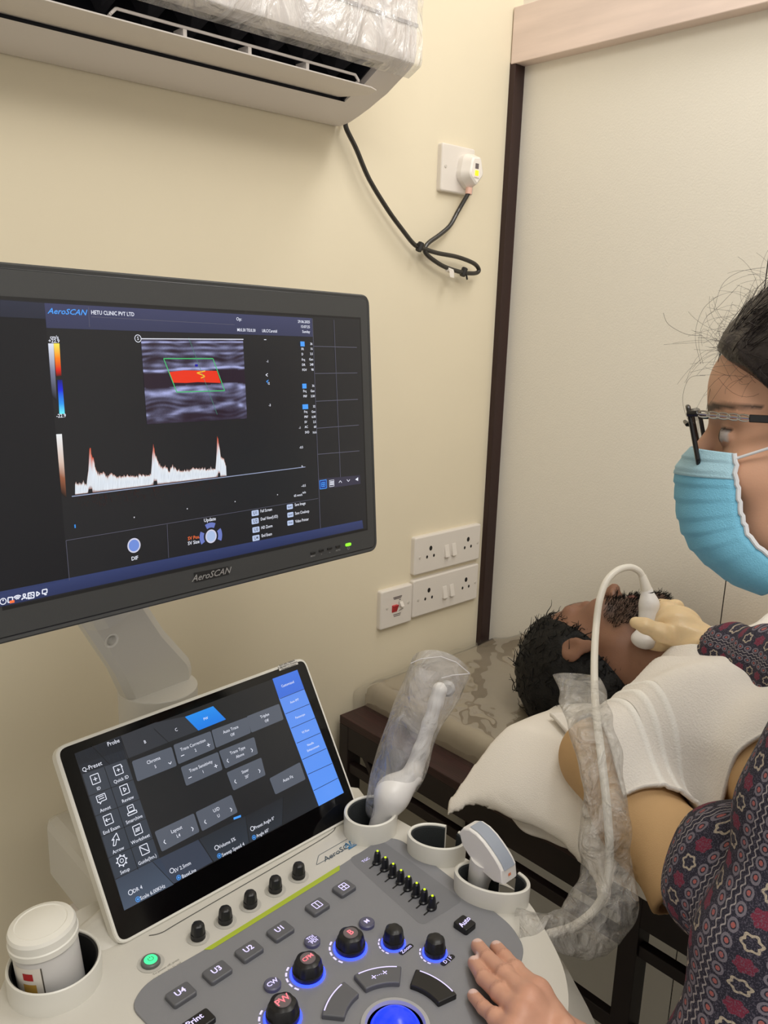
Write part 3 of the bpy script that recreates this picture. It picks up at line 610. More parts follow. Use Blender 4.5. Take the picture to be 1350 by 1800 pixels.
btn = [((352, 462), (515, 402), (537, 480), (375, 545)), ((522, 395), (675, 338), (693, 410), (543, 474)), ((552, 486), (705, 423), (724, 496), (575, 563)), ((678, 335), (825, 280), (840, 345), (697, 407)), ((708, 420), (853, 362), (869, 430), (735, 492)),
       ((740, 508), (882, 446), (900, 518), (768, 582)), ((822, 278), (955, 226), (974, 290), (842, 345)), ((915, 532), (1040, 465), (1064, 535), (940, 598)), ((445, 750), (606, 674), (630, 750), (475, 832)), ((613, 670), (760, 598), (786, 670), (640, 748))]
for bq in btn:
    uv = [z6(*p) for p in bq]; tp.flat(TP, rounded([uv[3], uv[2], uv[1], uv[0]], .0018, 3), hT + .0004, rgb(84, 90, 102)[:3])
tp.build('display', m_col, tch)
tw = MB()
TT = lambda s, x, y, sz, **k: text(tw, TP, s, z6(x, y), sz / 2.3276 * .80 / FP * 1.38, hT + .0006, **({'align': 'CENTER'} | k))
for s, x, y, z in (('Probe', 277, 385, 19), ('Q-Preset', 190, 484, 19), ('B', 406, 383, 15), ('C', 534, 333, 15), ('PW', 655, 287, 13), ('Chroma', 441, 458, 16), ('5', 449, 484, 14), ('Trace Correction', 603, 395, 15), ('2', 613, 417, 14), ('Trace Sensitivity', 635, 482, 15), ('1', 644, 505, 14),
                   ('Auto Trace', 757, 332, 15), ('Off', 764, 353, 14), ('Trace Type', 785, 417, 15), ('Above', 795, 438, 14), ('Steer', 816, 502, 15), ('20°', 824, 524, 14), ('Triplex', 896, 275, 15), ('Off', 904, 296, 14), ('Auto Fit', 991, 533, 15), ('Layout', 535, 741, 16), ('L4', 543, 766, 15), ('U/D', 698, 660, 16), ('U', 707, 685, 15),
                   ('ID', 217, 573, 14), ('Quick ID', 309, 536, 15), ('Annot', 244, 657, 15), ('Review', 336, 617, 15), ('End Exam', 269, 742, 15), ('Smarchive', 362, 699, 15), ('Arrow', 297, 825, 15), ('Worksheet', 388, 780, 15), ('Setup', 324, 910, 15), ('Guide(Inn.)', 416, 864, 15),
                   ('DR 4', 376, 985, 16), ('Scale 6.00KHz', 438, 997, 16), ('SV 2.5mm', 560, 894, 16), ('BaseLine', 586, 920, 16), ('Volume 5%', 742, 796, 16), ('Sweep Speed 4', 767, 823, 16), ('Preset Angle 0°', 895, 714, 15), ('Angle 60°', 888, 755, 15)): TT(s, x, y, z, sx=.92)
for s, x, y, z in (('Customized', 990, 146, 14), ('Auto IMT', 1018, 215, 12), ('Panoscope', 1041, 277, 12), ('VS Flow', 1063, 339, 12), ('Needle', 1083, 391, 12), ('Enhancement', 1094, 409, 12)): TT(s, x, y, z, sx=.9)
def tl(x, y, pts, w=.0007):
    for a, b_ in zip(pts[:-1], pts[1:]): tw.line(TP, np.array(z6(x, y)) + np.array(a) * .00035, np.array(z6(x, y)) + np.array(b_) * .00035, w, hT + .0006)
for x, y in ((509, 469),): tl(x, y, [(-5, 3), (0, -3), (5, 3)][::1] if False else [(-5, 3), (0, -3), (5, 3)])
for x, y in ((843, 416), (874, 501), (600, 738), (758, 659)): tl(x, y, [(-2, 6), (3, 0), (-2, -6)])
for x, y in ((745, 460), (776, 545), (487, 792), (653, 710)): tl(x, y, [(2, 6), (-3, 0), (2, -6)])
for x, y in ((666, 395), (696, 481)): tl(x, y, [(-6, 0), (6, 0)]); tl(x, y, [(0, 6), (0, -6)])
for x, y in ((560, 438), (590, 528)): tl(x, y, [(-6, 0), (6, 0)])
box = [(-12, -13), (12, -13), (12, 13), (-12, 13), (-12, -13)]
tl(203, 534, box); tl(203, 534, [(-6, 0), (6, 0)]); tl(203, 534, [(0, 6), (0, -6)])
tl(297, 497, box); tl(297, 497, [(-5, 0), (5, 0)]); tl(297, 497, [(0, 5), (0, -5)]); tl(303, 486, [(4, 8), (8, -2)])
tl(228, 613, [(-13, 10), (13, 10), (13, -8), (-3, -8), (-8, -14), (-8, -8), (-13, -8), (-13, 10)]); tl(228, 611, [(-8, 4), (8, 4)]); tl(228, 611, [(-8, -2), (8, -2)])
tl(323, 577, box); tl(323, 577, [(-3, 6), (5, 0), (-3, -6), (-3, 6)]); tl(256, 700, box); tl(256, 700, [(6, 0), (-8, 0), (-3, 5)]); tl(256, 700, [(-8, 0), (-3, -5)])
tl(350, 660, [(-9, 13), (9, 13), (9, -4), (-9, -4), (-9, 13)]); tl(350, 660, [(-14, -13), (14, -13), (14, -6), (-14, -6), (-14, -13)]); tl(350, 658, [(-5, 5), (5, 5)])
tl(283, 782, [(-10, -14), (-2, 2), (-9, 1), (10, 15), (12, -7), (5, -1), (-3, -15), (-10, -14)]); tl(376, 741, box)
for k in (-6, 0, 6): tl(376, 741 + k, [(-7, 0), (7, 0)])
tw.ring(TP, z6(311, 868), .0040, .0048, hT + .0006, 10); tw.ring(TP, z6(311, 868), .0015, .0021, hT + .0006, 12)
for k in range(8): a = k * .785; tw.line(TP, np.array(z6(311, 868)) + .0046 * np.array([math.cos(a), math.sin(a)]), np.array(z6(311, 868)) + .006 * np.array([math.cos(a), math.sin(a)]), .0012, hT + .0006)
tl(404, 822, box); tl(404, 822, [(-10, 10), (10, -9)], .0008)
for x, y in ((347, 998), (516, 909), (699, 815), (845, 737)): tw.ring(TP, z6(x, y), .0019, .0025, hT + .0006, 20)
tw.build('display_text', m_white, tch)
tbm = MB()
for x, y in ((377, 1026), (544, 937), (710, 848), (852, 773)): tbm.ring(TP, z6(x, y), .0019, .0025, hT + .0006, 20); tbm.ring(TP, z6(x, y), 0, .0011, hT + .0006, 14)
tbm.flat(TP, [z6(768, 692), z6(798, 681), z6(799, 690), z6(769, 701)], hT + .0006); tbm.build('display_blue_marks', m_blue, tch)
tln = MB()
for a, b_ in (((188, 398), (262, 475)), ((305, 358), (345, 470)), ((240, 485), (378, 905)), ((443, 328), (502, 384)), ((437, 872), (525, 965)), ((625, 782), (688, 874)), ((818, 685), (834, 797)), ((972, 608), (968, 722)),
              ((175, 605), (362, 535)), ((202, 687), (388, 615)), ((228, 770), (416, 693)), ((256, 858), (442, 775)), ((285, 945), (465, 855)), ((958, 206), (1058, 166)), ((981, 268), (1080, 227)), ((1004, 327), (1103, 284)), ((1027, 388), (1125, 345)), ((1050, 455), (1148, 409)), ((1073, 515), (1172, 470)), ((1096, 582), (1196, 530))):
    tln.line(TP, z6(*a), z6(*b_), .0006, hT + .0005)
tln.build('display_lines', m_blkm, tch)
st = MB(); sp = [z6(950, 72), z6(1026, 44), z6(1034, 64), z6(957, 92)]; st.flat(TP, [sp[3], sp[2], sp[1], sp[0]], .0014); st.build('sticker', mat('white_sticker', (215, 212, 205), .6), tch)
sx_ = MB()
for k, s in enumerate(('RSSL-JAR-1/R00676', 'Calibrated For Accuracy', 'Ultrasound Systems')): text(sx_, TP, s, z6(988 + k * 3, 60 + k * 7.5), .0030, .0016, rot=0, bold=.01, sx=1.0)
sx_.build('sticker_text', m_blkm, tch)
# ---- console ----
CZ = .803; th = math.radians(3.6)
CP = Plane((.425, .5, CZ), (math.cos(th), math.sin(th), 0), (-math.sin(th), math.cos(th), 0))
def cp(x, y, h=0): return tuple(CP.at(x, y, h))
def cw(X_, Y_): d = np.array([X_, Y_, CZ]) - CP.o; return (d @ CP.u, d @ CP.v)
bo = [cw(*p) for p in ((.245, .72), (.595, .73), (.615, .68), (.622, .62), (.6285, .53), (.6285, .455), (.606, .408), (.574, .362), (.53, .33), (.47, .312), (.40, .305), (.33, .315), (.275, .345), (.235, .40), (.213, .46), (.206, .54), (.200, .58), (.178, .605), (.183, .66), (.215, .70))]
bs = crv(bo + [bo[0]], 5)[:-1]; bs = [tuple(p) for p in bs]
bd = MB(); bd.loft([[CP.w(a, b_, -.075) for a, b_ in inset(bs, .05)], [CP.w(a, b_, -.045) for a, b_ in inset(bs, .012)], [CP.w(a, b_, -.012) for a, b_ in bs], [CP.w(a, b_, -.005) for a, b_ in inset(bs, .001)], [CP.w(a, b_, -.0015) for a, b_ in inset(bs, .004)], [CP.w(a, b_, 0) for a, b_ in inset(bs, .009)]])
bd.build('console_body', m_body, U, smooth=True, fixn=True)
ped = MB(); ped.loft([[CP.w(a, b_, -.07) for a, b_ in rect((0, .12), .22, .20, .05, 0, 6)], [CP.w(a, b_, -.45) for a, b_ in rect((0, .13), .20, .20, .05, 0, 6)], [CP.w(a, b_, -.70) for a, b_ in rect((0, .10), .26, .30, .06, 0, 6)]]); ped.build('column', m_body, U, smooth=True)
bse = MB(); bse.loft([[CP.w(a, b_, -.74) for a, b_ in rect((0, .06), .44, .40, .08, 0, 6)], [CP.w(a, b_, -.70) for a, b_ in rect((0, .06), .42, .38, .08, 0, 6)]]); bse.build('base', m_body, U)
for a, b_ in ((-.18, -.09), (.18, -.09), (-.18, .21), (.18, .21)):
    w_ = MB(); pc = CP.w(a, b_, 0); w_.tube([(pc[0] - .012, pc[1], .031), (pc[0] + .012, pc[1], .031)], .031, 24); w_.build('castor', m_blk, U, smooth=True)
po = [cp(*p) for p in ((253, 1733), (358, 1673), (598, 1524), (673, 1474), (702, 1477), (780, 1535), (901, 1632), (922, 1668), (918, 1695))]
po = [(-.182, .072), (-.160, .096), (-.083, .103)] 
po = [cp(229, 1772), cp(254, 1732), cp(358, 1673), cp(598, 1524), cp(672, 1475), cp(703, 1477), cp(800, 1550), cp(900, 1630), cp(922, 1668), cp(915, 1698), (.118, -.13), (.06, -.155), (-.04, -.158), (-.11, -.135), (-.155, -.07)]
pr_ = rounded(po, [.012, .012, .01, .01, .02, .02, .05, .03, .012, .02, .04, .04, .04, .04, .05], 5)
pan = MB().prism(CP, pr_, -.001, .0022, .0008).build('control_panel', m_panel, U)
hP = .0022
gs = MB(); gs.flat(CP, [cp(358, 1673), cp(372, 1673), cp(597, 1533), cp(597, 1524)], hP + .0002); gs.build('lime_stripe', m_green, pan)
def cpp(x, y, h=hP): return tuple(CP.at(x, y, h))
PIT = 0
leg = MB(); pnk = MB()
def button(x, y, w, d, name='button', m=None, r=.003, rot=0, hgt=.0045):
    c = cpp(x, y, hP + hgt); b = MB(); b.prism(CP, rect(c, w, d, r, rot), hP, hP + hgt, .0012); return c, b.build(name, m or m_btn, pan)
for s, x, y in (('U4', 318, 1745), ('U3', 382, 1706), ('U2', 438, 1669), ('U1', 493, 1634)):
    c, o = button(x, y, .0235, .0175); text(leg, CP, s, (c[0], c[1] + .001), .0085, hP + .0048, bold=.02)
def sym(c, lines, h=hP + .0048, w=.0009):
    for a, b_ in lines: leg.line(CP, np.array(c) + a, np.array(c) + b_, w, h)
sq = .0042
for x, y, two in ((558, 1591, 0), (605, 1559, 1)):
    c, o = button(x, y, .0215, .0170); L = [((-sq, -sq), (sq, -sq)), ((sq, -sq), (sq, sq)), ((sq, sq), (-sq, sq)), ((-sq, sq), (-sq, -sq)), ((0, -sq), (0, sq))]
    if two: L.append(((-sq, 0), (sq, 0)))
    sym((c[0], c[1] + .0005), L)
c, o = button(345, 1797, .031, .016, 'print_button', m_blk); text(leg, CP, 'Print', (c[0], c[1] + .0025), .0080, hP + .0048, bold=.02)
c, o = button(817, 1621, .0165, .0175, 'auto_button', m_blk, hgt=.006); text(leg, CP, 'Auto', (c[0], c[1]), .0078, hP + .0064, bold=.02, rot=.1)
for s, x, y in (('M', 645, 1620), ('TDI', 549, 1652), ('CW', 479, 1728)):
    c = cpp(x, y, hP + .004); MB().lathe(CP, c, [(.0078, hP), (.0078, hP + .0032), (.0066, hP + .0042)], 28).build('round_button', mat('round_button_violet', (88, 88, 110), .4) if s == 'M' else bpy.data.materials['round_button_violet'], pan, smooth=True)
    if s == 'TDI':
        text(leg, CP, 'TDI', (c[0], c[1] + .0028), .0052, hP + .0046, bold=.02); text(leg, CP, 'PDI', (c[0], c[1] - .0030), .0052, hP + .0046, bold=.02); leg.line(CP, (c[0] - .0055, c[1]), (c[0] + .0055, c[1]), .0006, hP + .0046)
    else: text(leg, CP, s, c, .0066, hP + .0046, bold=.02)
def knob(x, y, R_, Hh, ring=True, lab=None, name='rotary_knob', base=hP, par=None):
    """x, y: middle of the knob body in the photo"""
    c = tuple(CP.at(x, y, base + Hh * .55)); k = MB()
    md = lambda a: 1 - .075 * (.5 + .5 * math.cos(6 * a)) ** 2
    k.lathe(CP, c, [(R_, base + .0008), (R_ * 1.0, base + Hh * .35)], 48)
    k.lathe(CP, c, [(R_ * .98, base + Hh * .30), (R_ * .88, base + Hh * .78), (R_ * .80, base + Hh * .90), (R_ * .66, base + Hh * .955), (R_ * .40, base + Hh)], 48, mod=md)
    o = k.build(name, m_blk, par or pan, smooth=True)
    if ring:
        r_ = MB(); r_.lathe(CP, c, [(R_ * 1.13, base), (R_ * 1.13, base + .0012), (R_ * 1.06, base + .0014)], 48); r_.build('light_ring', m_bring, par or pan, smooth=True)
        tk = MB()
        for i in range(5):
            a = math.radians(112 + i * 20); tk.ring(CP, c, R_ * 1.30, R_ * 1.42, base + .0002, 3, None, math.degrees(a), math.degrees(a) + 13)
        tk.build('scale_ticks', m_vio, par or pan)
    if lab:
        MB().lathe(CP, c, [(R_ * .50, base + Hh), (R_ * .48, base + Hh + .0006)], 32).build('knob_cap', mat('knob_cap_grey', (108, 98, 102), .4) if 'knob_cap_grey' not in bpy.data.materials else bpy.data.materials['knob_cap_grey'], par or pan, smooth=True)
        text(pnk, CP, lab, c, R_ * (.62 if len(lab) < 3 else .42), base + Hh + .0009, bold=.02)
    return c
knob(616, 1652, .0145, .017, lab='B'); knob(541, 1697, .0145, .017, lab='CFM'); knob(497, 1773, .0148, .018, lab='PW')
knob(692, 1643, .0105, .018); knob(765, 1660, .0105, .018)
cons = bpy.data.objects['console_body']
for x, y in ((348, 1634), (396, 1606), (440, 1578), (484, 1552), (525, 1528)):
    c = knob(x, y, .0072, .0165, ring=False, name='soft_knob', base=0, par=U)
    MB().ring(CP, c, .0085, .0112, .0004, 32).build('knob_dish', mat('dish_grey', (186, 184, 177), .5) if 'dish_grey' not in bpy.data.materials else bpy.data.materials['dish_grey'], U)
# legends printed beside the small knobs
for s, x, y, w_ in (('Zoom', 714, 1669, .018), ('D | F', 787, 1688, .018)):
    c = cpp(x, y); ro = -.0 
    MB().flat(CP, rect(c, w_, .0058, .0028, .0), hP + .0002).build('legend_plate', m_blkm, pan)
    text(leg, CP, s, c, .0054, hP + .0005, bold=.01)
# TGC sliders
tr = [cp(641, 1491), cp(676, 1474), cp(797, 1580), cp(763, 1602)]
rc = MB(); q4 = [cpp(612, 1510), cpp(672, 1478), cpp(815, 1583), cpp(742, 1628)]
rc.flat(CP, rounded(q4, .008, 4), hP + .00015); rc.build('slider_recess', mat('recess_grey', (116, 117, 122), .5), pan)
for k in range(8):
    x = 663 + (759 - 663) * k / 7; y = 1517 + (1597 - 1517) * k / 7
    c = cpp(x, y); s = MB(); s.line(CP, (c[0] - .0135, c[1] - .001), (c[0] + .0125, c[1] + .001), .0017, hP + .0004); s.build('slider_slot', m_blkm, pan)
    kn = MB(); rings = []
    for hh, a, b_, dx in ((.0, .0062, .0046, 0), (.002, .0062, .0046, 0), (.003, .0046, .0038, 0), (.010, .0042, .0035, 0), (.0135, .0034, .0029, 0), (.015, .0020, .0017, 0)):
        rings.append([CP.w(c[0] + a * math.cos(t), c[1] + b_ * math.sin(t), hP + hh) for t in np.linspace(0, 2 * math.pi, 17)[:-1]])
    kn.loft(rings); ko = kn.build('slider_knob', mat('slider_black', (20, 21, 26), .35) if k == 0 else bpy.data.materials['slider_black'], pan, smooth=True)
    MB().lathe(CP, c, [(.0013, hP + .0148), (.0012, hP + .0157)], 12).build('slider_lamp', m_lime, pan)
text(leg, CP, 'TGC', cpp(643, 1512), .0052, hP + .0003)
# curved keys round the trackball
tc_ = cpp(695, 1806, hP)
MB().lathe(CP, tc_, [(.0300, hP), (.0298, hP + .0022), (.0262, hP + .0028), (.0245, hP)], 56).build('trackball_ring', mat('trackball_ring_grey', (170, 170, 172), .35), pan, smooth=True)
ball = MB(); ball.lathe(CP, tc_, [(.0240 * math.cos(a), hP - .010 + .0240 * math.sin(a)) for a in np.linspace(.35, 1.5, 12)], 48); ball.build('trackball', em('lit_blue_ball', (24, 50, 245), 1.5), pan, smooth=True)
def key(a0, a1, r0, r1, m, name, mark=None):
    pts = [(tc_[0] + r1 * math.cos(math.radians(a)), tc_[1] + r1 * math.sin(math.radians(a))) for a in np.linspace(a0, a1, 12)] + [(tc_[0] + r0 * math.cos(math.radians(a)), tc_[1] + r0 * math.sin(math.radians(a))) for a in np.linspace(a1, a0, 12)]
    MB().prism(CP, rounded(pts, .0015, 2), hP, hP + .005, .001).build(name, m, pan)
    e = MB(); e.ring(CP, tc_, r1 - .0022, r1 - .0010, hP + .0052, 16, None, a0 + 4, a1 - 4); e.build('key_light', m_vio, pan)
def polar(x, y): c = np.array(cpp(x, y, hP + .005)) - tc_; return math.degrees(math.atan2(c[1], c[0])), np.linalg.norm(c)
key(138, 178, .044, .064, m_btn, 'curved_key'); key(90, 128, .044, .064, m_btn, 'curved_key'); key(38, 80, .044, .064, m_btn, 'curved_key'); key(-16, 26, .044, .064, m_blk, 'curved_key')
pm_ = polar(693, 1713); cc = (tc_[0] + .054 * math.cos(math.radians(59)), tc_[1] + .054 * math.sin(math.radians(59)))
for dx in (-.0055, .0055):
    for a in ((.0026, 0), (0, .0026)): leg.line(CP, (cc[0] + dx - a[0], cc[1] - dx * .3 - a[1]), (cc[0] + dx + a[0], cc[1] - dx * .3 + a[1]), .0008, hP + .0053)
for t in (-.0018, 0, .0018): leg.ring(CP, (cc[0] + t, cc[1] - t * .3), 0, .0005, hP + .0053, 8)
cc = (tc_[0] + .054 * math.cos(math.radians(158)), tc_[1] + .054 * math.sin(math.radians(158)))
sym(cc, [((-.003, .003), (.003, .003)), ((.003, .003), (.003, -.003))], hP + .0053)
leg.build('lit_legends', m_vio, pan); pnk.build('lit_pink_legends', m_pink, pan)
# power button, badge
c = tuple(CP.at(265, 1688, .003)); MB().ring(CP, c, .0090, .0125, .0004, 36).build('button_dish', bpy.data.materials['dish_grey'], U)
pb = MB().lathe(CP, c, [(.0088, .0), (.0088, .003), (.0078, .004)], 36).build('power_button', mat('power_button_grey', (96, 100, 98), .4), U, smooth=True)
MB().lathe(CP, c, [(.0062, .004), (.0058, .0046)], 30).build('power_lamp', m_greenled, U, smooth=True)
pk = MB(); pk.ring(CP, c, .0022, .0028, .0049, 16, None, -240, 60); pk.line(CP, (c[0], c[1] + .0008), (c[0], c[1] + .0034), .0006, .0049); pk.build('power_symbol', m_seam, U)
nt_ = MB()
for k, (s, sz) in enumerate((('To power off, press', .0034), ('the button for 5s and', .0034), ('release until menu', .0034))): text(nt_, CP, s, cp(292 + k * 2, 1700 + k * 7), sz, .0004)
nt_.build('printed_note', mat('note_grey', (150, 148, 142), .6), U)
bg = [cp(553, 1513), cp(560, 1526), cp(637, 1483), cp(636, 1469), cp(625, 1467)]
lo_ = rounded([cp(556, 1521), cp(640, 1475), cp(630, 1464), cp(560, 1504)][::1], .002, 3)
bdg = MB()
for a, b_ in zip(lo_, lo_[1:] + lo_[:1]): bdg.line(CP, a, b_, .0006, .0004)
ce = np.array(cp(596, 1496)); text(bdg, CP, 'AeroSC', tuple(ce + [-.006, -.0005]), .0105, .0005, shear=.4, bold=.004, sx=1.1); bdg.build('badge', m_dprint, U)
bb_ = MB(); text(bb_, CP, 'AN', tuple(ce + [.0165, .0010]), .0105, .0005, shear=.4, bold=.008, sx=1.1); bb_.flat(CP, [tuple(ce + p) for p in ((.009, -.0065), (.024, -.0065), (.026, -.0025), (.012, -.0025))], .0006); bb_.build('badge_blue', m_bprint, U)
wl = MB(); text(wl, CP, 'CD35', tuple(ce + [.0175, -.0045]), .0034, .0009, shear=.3, bold=.01); wl.build('badge_white', m_print, U)
# seam under the touch screen
sm = MB(); sp_ = crv([cp(262, 1645), cp(286, 1639), cp(330, 1613), cp(560, 1479), cp(590, 1455)], 6)
for a, b_ in zip(sp_[:-1], sp_[1:]): sm.line(CP, a, b_, .0010, .0004)
sm.build('housing_seam', m_seam, U)
hs = MB(); hs.loft([[CP.w(a, b_, .0) for a, b_ in rect((.012, .195), .33, .05, .02)], [TP.w(a, b_, -.012) for a, b_ in rect((0, -.075), .26, .03, .01)]]); hs.build('screen_hinge', m_body, U, smooth=True)
# ---- probe holders and cup ----
def cup(name, c, ax, ay, rot, h0, h1, gap=None, inner=m_foam, wallt=.0042, n=56):
    """a holder ring swept round an ellipse, with a cable slot where gap gives an angle"""
    if gap is None: A = [2 * math.pi * k / n for k in range(n + 1)]
    else: A = [math.radians(gap + 17 + (326) * k / n) for k in range(n + 1)]
    def prof(a, pts): 
        out_ = []
        for k_, h in pts:
            x = (ax - k_) * math.cos(a); y = (ay - k_) * math.sin(a); out_.append(CP.w(c[0] + x * math.cos(rot) - y * math.sin(rot), c[1] + x * math.sin(rot) + y * math.cos(rot), h))
        return out_
    w_ = wallt; P1 = [(.004, h0), (.0015, h0 + .010), (0, h1 - .004), (.0004, h1 - .001), (w_ * .5, h1), (w_ - .0003, h1 - .001), (w_, h1 - .002), (w_, h0)]
    P2 = [(w_ + .0001, h1 - .0022), (w_ + .0016, h1 - .0035), (w_ + .004, h0 + .001), (w_ + .0001, h0 + .001)]
    def sweep(pts):
        m_ = MB(); rings = [prof(a, pts) for a in A]; m_.loft(rings if gap is not None else rings, cap=gap is not None); return m_
    oo = sweep(P1).build(name, m_rim, U, smooth=True)
    ii = sweep(P2)
    if gap is None: ii.add([prof(a, [(w_ + .003, h0 + .003)])[0] for a in A[:-1]], [tuple(range(n))])
    ii.build('holder_liner', inner, oo, smooth=True); return oo
CUTS = MB()
def cut_hole(c, ax, ay, rot):
    """open the console body under a holder"""
    CUTS.loft([[CP.w(c[0] + ax * math.cos(a) * math.cos(rot) - ay * math.sin(a) * math.sin(rot), c[1] + ax * math.cos(a) * math.sin(rot) + ay * math.sin(a) * math.cos(rot), h) for a in np.linspace(0, 2 * math.pi, 41)[:-1]] for h in (-.2, .05)])
cupL = cw(.2225, .6545); cup('cup_holder', cupL, .0405, .0405, 0, -.050, .024, inner=m_blkm, wallt=.003); cut_hole(cupL, .0375, .0375, 0)
h1c = cw(.590, .640); cup('probe_holder', h1c, .0335, .0310, .2, -.045, .027); cut_hole(h1c, .030, .0275, .2)
h2c = tuple(CP.at(768, 1468, .024)); cup('probe_holder', h2c, .0340, .0245, math.radians(-62), -.040, .024, gap=62); cut_hole(h2c, .031, .0215, math.radians(-62))
h3c = tuple(CP.at(865, 1540, .024)); cup('probe_holder', h3c, .0405, .0255, math.radians(-66), -.040, .024, gap=66); cut_hole(h3c, .0375, .0225, math.radians(-66))
cu = CUTS.build('cut', m_body, fixn=True); bd_o = bpy.data.objects['console_body']; md_ = bd_o.modifiers.new('hole', 'BOOLEAN'); md_.operation = 'DIFFERENCE'; md_.object = cu; md_.solver = 'EXACT'; md_.use_self = True
dg = bpy.context.evaluated_depsgraph_get(); dg.update(); me = bpy.data.meshes.new_from_object(bd_o.evaluated_get(dg)); bd_o.modifiers.clear(); bd_o.data = me; me.set_sharp_from_angle(angle=math.radians(24)); bpy.data.objects.remove(cu)
# ================= EXAMINATION BED =================
m_wood = mat('dark_red_wood', (58, 30, 28), .5, noise=.5, nscale=30, stretch=(9, .35, 9), bump=.2, bscale=60)
m_woodb = mat('dark_wood_frame', (34, 22, 20), .55, noise=.3, nscale=20)
BF, BT, MT = .83, .736, .7795
bed = thing('examination_bed', (1.02, .1, 0), 'dark wooden examination bed frame with slatted open legs along the pale partition', 'bed')
Y0, Y1 = -.86, .985
def bx(name, a, b_, m=m_woodb, bv=.0012): return MB().box(a, b_).build(name, m, bed, bevel=bv)
bx('top_rail', (BF, Y0, .722), (.905, Y1, BT), m_wood); bx('top_rail', (1.16, Y0, .722), (PX - .002, Y1, BT), m_wood)
bx('apron', (BF + .001, Y0, .680), (BF + .022, Y1, .722)); bx('end_rail', (.905, Y1 - .04, .69), (1.16, Y1, BT), m_wood); bx('end_rail', (.905, Y0, .69), (1.16, Y0 + .04, BT))
bx('bed_board', (.905, Y0 + .04, .716), (1.16, Y1 - .04, .731))
bx('inner_rail', (.905, Y0 + .05, .668), (.93, Y1 - .05, .716))
legy = (Xp(1083, 1680, BF)[1], Xp(1118, 1680, BF)[1])
for ya, yb in ((Y1 - .022, Y1), (legy[1], legy[0]), (Y0, Y0 + .03)):
    bx('leg', (BF, ya, 0), (BF + .030, yb, .722)); bx('leg', (PX - .035, ya, 0), (PX - .006, yb, .722))
for zt, zb, nm in ((.6535, .637, 'upper_stretcher'), (.530, .508, 'lower_stretcher')):
    bx(nm, (BF + .004, legy[0], zb), (BF + .018, Y1 - .022, zt)); bx(nm, (BF + .004, Y0 + .03, zb), (BF + .018, legy[1], zt))
br = MB(); a_ = Xp(628, 1290, .838); b__ = Xp(656, 1345, .838)
br.loft([[a_ + np.array(q) for q in ((-.006, -.006, 0), (.006, -.006, 0), (.006, .006, 0), (-.006, .006, 0))], [b__ + np.array(q) + np.array([0, -.03, -.05]) for q in ((-.006, -.006, 0), (.006, -.006, 0), (.006, .006, 0), (-.006, .006, 0))]]); br.build('brace', m_woodb, bed)
# mattress with a raised soft part where the head lies against the partition
m_mat = mat('taupe_vinyl_mattress', (158, 146, 126), .5, bump=.25, bscale=30, spec=.4)
def bump_(x, y): return .066 * np.exp(-((x - 1.215) / .052) ** 2 - ((y - .835) / .085) ** 2)
def mz(x, y):
    e = np.minimum(np.minimum(x - .885, PX - .002 - x), np.minimum(Y1 - .002 - y, y - Y0 - .01)); e = np.clip(e, 0, .022)
    r = .022; return MT - r + np.sqrt(np.maximum(r * r - (r - e) ** 2, 0)) + bump_(x, y) * np.clip((PX - x) / .01 + .55, 0, 1) * 1.0 - .002 * (vnoise(np.stack([x, y, 0 * x], -1), 40, 5))
xs = np.concatenate([np.linspace(.885, .908, 9), np.linspace(.912, PX - .026, 60), np.linspace(PX - .024, PX - .002, 9)]); ys = np.concatenate([np.linspace(Y0 + .01, Y0 + .033, 6), np.linspace(Y0 + .04, Y1 - .03, 190), np.linspace(Y1 - .025, Y1 - .002, 9)])
XX, YY = np.meshgrid(xs, ys, indexing='ij'); ZZ = mz(XX, YY); nxx, nyy = XX.shape
V = np.stack([XX, YY, ZZ], -1).reshape(-1, 3); ii_ = np.arange(nxx * nyy).reshape(nxx, nyy)
F = np.stack([ii_[:-1, :-1], ii_[1:, :-1], ii_[1:, 1:], ii_[:-1, 1:]], -1).reshape(-1, 4)
edge = list(ii_[:, 0]) + list(ii_[-1, 1:]) + list(ii_[::-1, -1][1:]) + list(ii_[0, ::-1][1:-1]); n0 = len(V); lowv = V[edge].copy(); lowv[:, 2] = BT + .0008
Vm = np.concatenate([V, lowv]); m_ = len(edge); F2 = [(edge[(k + 1) % m_], edge[k], n0 + k, n0 + (k + 1) % m_) for k in range(m_)]
matr = build_np('mattress', Vm, np.concatenate([F, np.array(F2)]), m_mat); tag(matr, 'taupe vinyl mattress in clear plastic on the dark wooden bed', 'mattress')
# clear cover: loose sheet over the mattress, drooping at the front and at the wall end
m_cov = film('clear_plastic_cover', (.62, .56, .48, 1), .05, .06, 9, .03, .6, (1, 1, 1), .45, 2, .4)
def cover():
    sx = np.concatenate([np.linspace(-.055, 0, 12), np.linspace(.006, .330, 80)]); sy = np.linspace(.30, 1.01, 190); vs = []
    for s in sx:
        for y in sy:
            P0 = np.array([[s * 1.0, y, 0]]); w = vnoise(P0, 55, 21)[0]; w2 = abs(vnoise(P0 + .3, 110, 22)[0]); yy = min(y, Y1 - .001); x = .884 + max(s, 0)
            z = float(mz(np.array([max(x, .8865)]), np.array([min(yy, Y1 - .004)]))[0])
            if s < 0: vs.append((.881 - .004 - .004 * w - .002 * w2, y, MT - .024 + s * .62 + .002 * w))
            else: vs.append((x, y if y < Y1 else Y1 - .002 + (y - Y1) * .5, z + .0022 + .0016 * w2 + .0012 * max(w, 0) + (.010 * max(0, w) if y > .96 else 0)))
    n1, n2 = len(sx), len(sy); I = np.arange(n1 * n2).reshape(n1, n2)
    return np.array(vs), np.stack([I[:-1, :-1], I[1:, :-1], I[1:, 1:], I[:-1, 1:]], -1).reshape(-1, 4)
